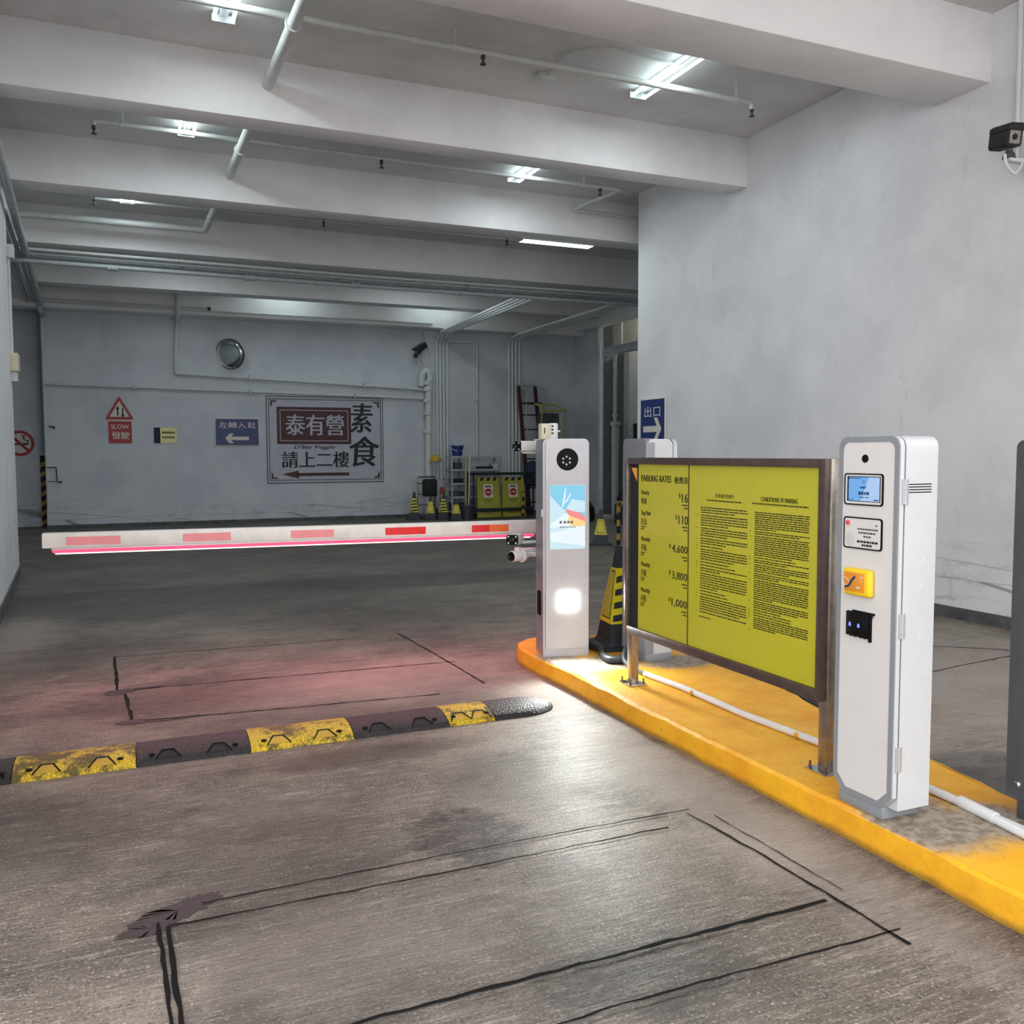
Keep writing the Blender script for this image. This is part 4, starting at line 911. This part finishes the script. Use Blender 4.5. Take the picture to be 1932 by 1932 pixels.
# dome camera and two wall cameras
t = thing('dome_camera', 'tiny round camera on the face of the last beam', 'camera', (1.655, 19.7, 4.48))
b = MB(); b.lathe([(.06, 0), (.06, .03), (.045, .05)], M['pipe'], 16, (0, 0, 0), (0, -1, 0)); b.build('base', t)
b = MB(); b.lathe([(.04, .05), (.033, .08), (0, .095)], M['glass'], 14, (0.01, 0, -.005), (0, -1, 0)); b.build('lens', t)
def hood_camera(label, loc, rotz, tilt, L, w, h):
    t = thing('security_camera', label, 'camera', loc, rotz); X = Matrix.Rotation(tilt, 4, 'X')
    b = MB(); b.X = X; b.prism(rr(-w, w, -h, h, w*.4), 0, L, M['blackm']); b.build('housing', t)
    b = MB(); b.X = X; b.prism([(-w*1.15, h*.7), (w*1.15, h*.7), (w*1.15, h*1.15), (w*.8, h*1.4), (-w*.8, h*1.4), (-w*1.15, h*1.15)], -L*.12, L*.95, M['blackm']); b.build('sun_shield', t)
    b = MB(); b.X = X; b.prism(rr(-w*.7, w*.7, -h*.7, h*.7, .008), -.006, .01, M['steel']); b.lathe([(w*.35, 0), (w*.3, .008), (0, .004)], M['glass'], 14, (0, -.006, 0), (0, -1, 0)); b.build('window', t)
    return t
t = hood_camera('black hooded camera on the back wall above the curved pipe top', (6.12, 19.72, 3.8), math.radians(-62), math.radians(28), .34, .055, .06)
wpart('bracket', lambda b: (b.tube([(6.28, 19.78, 3.86), (6.26, 19.9, 3.78), (6.26, 20.2, 3.76)], .022, M['grey'], 8), b.lathe([(.06, 0), (.06, .02)], M['grey'], 14, (6.26, 20.2, 3.76), (0, -1, 0))), t)
tag(wmesh('camera_cable', lambda b: b.tube(fil([(6.43, 20.1, 4.35), (6.46, 20.1, 4.2), (6.58, 20.12, 3.9), (6.6, 20.12, 3.66), (6.47, 20.12, 3.49), (6.37, 20.12, 3.68), (6.38, 20.02, 3.87)], .15), .016, M['pvc'], 8), (6.5, 20.1, 3.8)), 'white cable looping below the hooded camera on the back wall', 'cable')
t = hood_camera('black hooded camera on a white arm high on the bare wall', (6.44, 5.03, 3.945), 0, math.radians(8), .21, .066, .072)
t.rotation_euler = (0, 0, math.radians(-14))
wpart('arm', lambda b: (b.box(6.44, 6.79, 5.06, 5.12, 3.775, 3.81, M['pipe'], .006), b.box(6.77, 6.8, 5.0, 5.18, 3.68, 3.9, M['pipe'], .006)), t)
wpart('swivel', lambda b: (b.lathe([(.05, 0), (.045, .03), (.025, .05), (.025, .09)], M['grey'], 12, (6.46, 5.09, 3.80))), t)
tag(wmesh('camera_cable', lambda b: b.tube(fil([(6.40, 5.08, 3.82), (6.39, 5.06, 3.74), (6.47, 5.05, 3.66), (6.56, 5.06, 3.74), (6.60, 5.08, 3.79)], .08), .013, M['pvc'], 8), (6.45, 5.06, 3.7)), 'cable loop hanging under the black camera on the bare wall', 'cable')
tag(wmesh('camera_conduit', lambda b: b.tube([(6.77, 5.27, CZ), (6.77, 5.27, 3.9)], .02, M['pvc'], 8), (6.77, 5.27, 4)), 'thin white conduit coming down the bare wall to the black camera', 'conduit')
# exit sign on the bare wall
t = thing('exit_sign', 'blue exit sign with white arrow at the corner of the bare wall', 'road sign', (6.795, 10.78, 1.35), -PI/2)
b = MB(); b.box(-.325, .325, -.02, 0, 0, .91, M['swhite'], .004); b.box(-.305, .305, -.022, -.01, .02, .885, M['blue']); b.build('plate', t)
b = MB(); b.text('出口', -.205, .64, .41, .15, M['swhite'], -.024); b.build('lettering', t)
b = MB(); y = -.024; b.rect(-.235, .1, .43, .515, y, M['swhite']); b.flat([(.24, .472), (.13, .63), (.04, .63), (.15, .472)], y-.0005, M['swhite']); b.flat([(.24, .472), (.15, .472), (.04, .32), (.13, .32)], y-.0005, M['swhite']); b.rect(.08, .17, .43, .515, y-.0003, M['swhite']); b.build('arrow', t)
# no-smoking disc and striped corner board in the recess
t = thing('no_smoking_sign', 'round red no smoking sign half hidden by the side wall end', 'sign', (-1.985, 20.895, 1.725))
b = MB(); b.lathe([(.262, 0), (.262, .012)], M['sred'], 36, (0, 0, 0), (0, -1, 0)); b.build('plate', t)
b = MB(); b.disc(0, 0, .205, -.0135, M['swhite'], 32); b.build('face', t)
b = MB(); b.rect(-.13, .15, -.035, .0, -.0145, M['ink']); b.tube([(.14, -.016, .0), (.15, -.016, .05), (.09, -.016, .07), (.06, -.016, .12), (.1, -.016, .15), (.03, -.016, .16)], .01, M['ink'], 6); b.flat([(-.17, .13), (-.13, .17), (.17, -.13), (.13, -.17)], -.0155, M['sred']); b.build('symbol', t)
t = thing('corner_guard', 'black and yellow striped guard board standing at the recess corner', 'guard board', (-1.585, 20.87, 0))
b = MB(); b.box(-.045, .045, -.01, .02, 0, 1.47, M['blackm']); b.build('board', t)
b = MB()
for k in range(7): z = .02+k*.2; b.flat([(-.045, z), (.045, z+.05), (.045, z+.14), (-.045, z+.09)], -.0115, M['hazy'])
b.build('stripes', t)

# ------------------------------------------------------------------ storage corner by the back wall
t = thing('hand_truck', 'hand truck with black bag strapped to it behind the cones', 'hand truck', (6.34, 19.74, 0))
b = MB(); b.tube(fil([(-.2, .05, .1), (-.2, .05, .95), (.22, .05, .95), (.22, .05, .1)], .05), .02, M['steel'], 8)
for z in (.3, .55, .8): b.tube([(-.2, .05, z), (.22, .05, z)], .014, M['steel'], 6)
b.build('frame', t)
b = MB(); b.box(-.19, .22, -.2, .06, .05, .08, M['steel']); b.build('toe_plate', t)
for s in (-.24, .26):
    b = MB(); b.lathe([(.1, -.025), (.11, -.02), (.11, .02), (.1, .025)], M['conek'], 16, (s, .1, .11), (1, 0, 0)); b.build('wheel', t)
b = MB(); b.box(-.1, .23, -.14, .04, .5, .9, M['blackm'], .05, 3); b.build('bag', t)
tag(wmesh('cloth', lambda b: (b.box(6.6, 6.72, 19.5, 19.58, .36, .72, M['vest'], .03), b.box(6.61, 6.66, 19.485, 19.51, .42, .55, M['swhite'], .01)), (6.65, 19.55, .4)), 'red cloth hanging beside the hand truck', 'cloth')
t = thing('hard_hat', 'mustard yellow helmet hung on the pipe beside the risers', 'helmet', (6.63, 19.92, 1.32))
b = MB(); b.lathe([(.135, 0), (.13, .05), (.1, .1), (.05, .13), (0, .138)], M['yell'], 18); b.build('shell', t)
b = MB(); b.lathe([(.135, .0), (.165, -.012), (.16, -.02), (.13, -.008)], M['yell'], 18); b.build('brim', t)
# shelf rack
t = thing('shelf_rack', 'grey metal shelf rack against the back wall with oddments on it', 'shelf', (7.5, 19.75, 0))
for x in (-.6, -.27, .62):
    for yy in (-.2, .2):
        b = MB(); b.box(x-.018, x+.018, yy-.018, yy+.018, 0, 1.43, M['conduit']); b.build('upright', t)
for z in (.12, .47, .78, 1.1, 1.4):
    b = MB(); b.box(-.62, .64, -.22, .22, z, z+.02, M['conduit']); b.box(-.62, .64, -.222, -.21, z-.02, z+.025, M['conduit']); b.build('shelf', t)
random.seed(21)
for nm, lab, x, z, s, m in (('box', 'dark box on the upper rack shelf', 7.07, 1.12, (.16, .12, .16), 'grey'), ('box', 'low dark case on the upper rack shelf behind the boards', 7.75, 1.12, (.36, .1, .06), 'blackm'), ('box', 'white box on the upper rack shelf', 7.98, 1.12, (.12, .12, .12), 'swhite'), ('box', 'black bin on the middle rack shelf', 7.07, .8, (.22, .14, .1), 'blackm'), ('box', 'grey crate on the lower rack shelf', 7.07, .49, (.25, .16, .12), 'grey'), ('box', 'dark crate on the bottom rack shelf', 7.07, .14, (.25, .18, .2), 'conek')):
    tag(wmesh(nm, lambda b: (b.box(x-s[0]/2, x+s[0]/2, 19.55, 19.55+s[1]*2, z, z+s[2], M[m], .01), b.box(x-s[0]/2-.006, x+s[0]/2+.006, 19.545, 19.555+s[1]*2, z+s[2]*.8, z+s[2]*.98, M[m])), (x, 19.6, z)), lab, 'box')
def bucket(name, label, loc, r0, r1, h, m, handle=True):
    t = thing(name, label, 'bucket', loc)
    b = MB(); b.lathe([(r0, 0), (r1, h), (r1+.015, h), (r1+.015, h-.03), (r1+.002, h-.035)], m, 22); b.lathe([(r1-.012, h), (r0-.01, .02), (0, .02)], m, 22); b.build('body', t)
    if handle: b = MB(); b.tube([((r1+.02)*math.cos(a/10*PI), -.02-.1*math.sin(a/10*PI), h-.03-.10*math.sin(a/10*PI)) for a in range(11)], .006, M['pvc'], 6); b.build('handle', t)
    return t
bucket('bucket', 'blue plastic bucket on top of the shelf rack', (7.08, 19.68, 1.42), .11, .145, .25, M['bluep'])
bucket('bucket', 'dark grey bucket on the floor holding mop handles', (7.02, 18.9, 0), .13, .165, .33, M['grey'], False)
tag(wmesh('mop_handle', lambda b: b.tube([(6.99, 18.9, .05), (7.09, 19.1, 1.40)], .013, M['yell'], 8), (7.2, 19.3, .05)), 'yellow wooden mop handle standing in the dark bucket', 'mop')
tag(wmesh('mop_handle', lambda b: b.tube([(7.05, 18.88, .05), (7.17, 19.1, 1.46)], .013, M['pvc'], 8), (7.27, 19.3, .05)), 'white mop handle standing in the dark bucket', 'mop')
# folding boards in a railed cart
def aboard(label, x):
    t = thing('folding_board', label, 'sign board', (x, 19.0, .02), math.radians(-4), 'yellow folding boards')
    b = MB(); b.X = Matrix.Rotation(math.radians(-7), 4, 'X'); b.prism([(-.29, 0), (.29, 0), (.255, .92), (-.255, .92)], -.015, .015, M['olive'])
    b.prism([(-.29, 0), (-.25, 0), (-.215, .92), (-.255, .92)], -.025, .02, M['olive']); b.prism([(.25, 0), (.29, 0), (.255, .92), (.215, .92)], -.025, .02, M['olive']); b.build('panel', t)
    b = MB(); b.X = Matrix.Rotation(math.radians(-7), 4, 'X')
    for k in range(3): u = -.2+k*.155; b.flat([(u, .84), (u+.075, .84), (u+.11, .92), (u+.035, .92)], -.017, M['blackm'])
    b.build('stripes', t)
    b = MB(); b.X = Matrix.Rotation(math.radians(-7), 4, 'X'); b.rect(-.11, .11, .46, .76, -.0165, M['swhite']); b.rect(-.07, -.01, .69, .73, -.018, M['grey']); b.rect(.0, .07, .69, .73, -.018, M['grey']); b.disc(0, .58, .085, -.018, M['sred']); b.rect(-.055, .055, .568, .592, -.0195, M['swhite']); b.build('label', t)
    b = MB(); b.X = Matrix.Rotation(math.radians(-7), 4, 'X')
    for z, n in ((.4, 5), (.35, 3), (.12, 7), (.09, 5)):
        for i in range(n): b.rect(-.025*n+i*.05, -.025*n+i*.05+.035, z, z+.018, -.0165, M['ink_soft'])
    b.build('lettering', t)
    return t
aboard('yellow folding board with no entry mark beside the dark bucket', 7.60)
aboard('yellow folding board with no entry mark beside the striped post', 8.22)
t = thing('board_cart', 'dark railed cart holding the yellow folding boards', 'cart', (7.95, 19.05, 0))
b = MB()
for z, r in ((1.03, .022), (.2, .04)): b.box(-.78, .72, -.16, -.14, z-r, z+r, M['railk'])
b.box(-.78, .72, .22, .24, .98, 1.04, M['railk']); b.build('rail', t)
for x in (-.78, .70):
    b = MB(); b.box(x, x+.03, -.16, -.13, .06, 1.05, M['railk']); b.box(x, x+.03, .21, .24, .06, 1.05, M['railk']); b.box(x, x+.03, -.16, .24, 1.0, 1.03, M['railk']); b.build('post', t)
b = MB(); b.box(-.78, .73, -.2, .26, .0, .02, M['railk']); b.build('deck', t)
def hpost(label, loc, h):
    t = thing('striped_post', label, 'post', loc, 0, 'striped posts')
    b = MB(); b.tube([(0, 0, 0), (0, 0, h)], .03, M['blackm'], 12); b.lathe([(.09, 0), (.08, .02)], M['grey'], 16); b.build('pole', t)
    b = MB()
    for k in range(3): z = .12+k*h*.3; b.lathe([(.0315, z), (.0315, z+h*.14)], M['hazy'], 12)
    b.build('band', t)
    b = MB(); b.tube(fil([(0, -.02, h-.12), (.03, -.05, h-.02), (-.01, -.04, h+.02), (-.05, -.03, h-.1), (-.04, -.02, h-.2)], .03), .008, M['hazy'], 6); b.build('chain', t)
    return t
hpost('black and yellow post in front of the folding boards', (8.33, 18.72, 0), .62)
hpost('black and yellow post beside the lone cone on the exit lane', (7.12, 12.3, 0), .72)
# bag, ladder and trolley
tag(wmesh('bag', lambda b: b.lathe([(.1, 0), (.2, .06), (.22, .3), (.17, .52), (.06, .6), (0, .61)], M['navy'], 18, (8.86, 19.38, .7)), (8.86, 19.38, .7)), 'navy sack slung on the maroon ladder', 'bag')
t = thing('ladder', 'maroon and grey platform ladder leaning in the back corner', 'ladder', (8.9, 19.4, 0))
O = (8.9, 19.4, 0)
wmesh('rail', lambda b: b.prism([(8.60, 3.08), (8.66, 3.08), (8.96, 0), (8.88, 0)], 19.62, 19.70, M['maroon']), t, O)
wmesh('rail', lambda b: b.prism([(9.03, 3.08), (9.09, 3.08), (9.42, 0), (9.34, 0)], 19.62, 19.70, M['maroon']), t, O)
for z in (.3, .65, 1.0, 1.35, 1.7, 2.05, 2.4, 2.68):
    xa, xb = 8.63+.28*(3.08-z)/3.08, 9.06+.32*(3.08-z)/3.08
    wmesh('rung', lambda b: b.box(xa, xb, 19.63, 19.69, z-.015, z+.015, M['blackm']), t, O)
wmesh('handrail', lambda b: b.tube(fil([(8.56, 19.6, 3.09), (9.05, 19.6, 3.10), (9.27, 19.5, 3.0), (9.24, 19.5, 2.6), (9.3, 19.6, 1.9)], .06), .018, M['conduit'], 8), t, O)
wmesh('handrail', lambda b: b.tube(fil([(8.65, 19.6, 3.07), (8.78, 19.5, 2.97), (8.755, 19.5, 2.4), (8.78, 19.5, 2.1), (8.86, 19.6, 1.6)], .05), .016, M['conduit'], 8), t, O)
wmesh('platform', lambda b: b.box(8.76, 9.16, 19.45, 19.66, 2.65, 2.69, M['blackm'], .005), t, O)
t = thing('folded_trolley', 'olive framed folded trolley with dark basket behind the entry machine', 'trolley', (9.1, 19.1, 0))
O = (9.1, 19.1, 0)
wmesh('frame', lambda b: (b.tube(fil([(8.81, 19.1, 2.63), (8.94, 19.0, 2.55), (8.94, 19.0, 2.44), (8.89, 19.0, 1.8), (8.88, 19.0, .1)], .03), .016, M['olive'], 8), b.tube([(8.95, 19.0, 2.45), (9.56, 19.0, 2.50)], .018, M['olive'], 8),
    b.tube(fil([(8.79, 19.1, 2.63), (9.32, 19.1, 2.62), (9.56, 19.0, 2.50), (9.5, 19.0, 1.8), (9.45, 19.0, .1)], .04), .018, M['olive'], 8), b.tube([(8.88, 19.0, 1.2), (9.48, 19.0, 1.2)], .014, M['olive'], 6)), t, O)
wmesh('basket', lambda b: b.box(8.97, 9.42, 19.05, 19.35, 1.3, 2.42, M['grey'], .03), t, O)
for x in (8.9, 9.46): wmesh('wheel', lambda b: b.lathe([(.09, -.02), (.1, -.015), (.1, .015), (.09, .02)], M['conek'], 14, (x, 19.0, .1), (1, 0, 0)), t, O)
tag(wmesh('roll', lambda b: b.lathe([(.13, 0), (.15, .02), (.15, 2.4), (.13, 2.43), (0, 2.43)], M['riser'], 18, (9.66, 19.6, 0)), (9.66, 19.6, 0)), 'tall grey rolled sheet standing behind the olive trolley', 'roll')
# side passage fittings
t = wpipe('vertical grey pipe with a wider lower half inside the side passage', [(10.945, 19.1, 3.86), (10.945, 19.1, 2.1)], .045, 'conduit', name='passage_pipe')
wmesh('lower_pipe', lambda b: (b.tube([(10.955, 19.1, 2.2), (10.955, 19.1, 0)], .09, M['conduit'], 14), b.lathe([(.12, -.04), (.12, .04)], M['conduit'], 14, (10.955, 19.1, 2.2)), b.lathe([(.07, -.03), (.07, .03)], M['conduit'], 14, (10.945, 19.1, 2.4))), t, (10.945, 19.1, 3.86))
wpipe('upper vertical pipe crossing the pale strip above the side passage', [(11.12, 19.15, 5.1), (11.12, 19.15, 3.98)], .05, 'conduit', name='passage_pipe')
tag(wmesh('framed_panel', lambda b: (b.box(11.40, 11.66, 18.95, 18.999, 1.4, 2.2, M['blackm'], .006), b.box(11.44, 11.66, 18.94, 18.96, 1.45, 2.15, M['grey'])), (11.5, 19, 1.8)), 'dark framed panel on the pale pier inside the side passage', 'panel')
tag(wmesh('sack', lambda b: b.lathe([(.16, 0), (.2, .1), (.18, .3), (.08, .45), (0, .5)], M['blackm'], 16, (9.2, 17.3, 0)), (9.2, 17.3, 0)), 'black rubbish sack on the floor behind the lone cone', 'sack')
tag(wmesh('sack', lambda b: b.lathe([(.2, 0), (.24, .15), (.22, .5), (.1, .75), (0, .8)], M['blackm'], 16, (10.02, 16.95, 0)), (10.02, 16.95, 0)), 'tall black rubbish sack beside the side passage', 'sack')
tag(wmesh('carton', lambda b: (b.box(9.5, 9.8, 16.35, 16.6, 0, .45, M['grey'], .01), b.box(9.49, 9.81, 16.34, 16.61, .4, .46, M['conduit'], .005)), (9.7, 16.75, 0)), 'grey carton between the two black sacks', 'box')
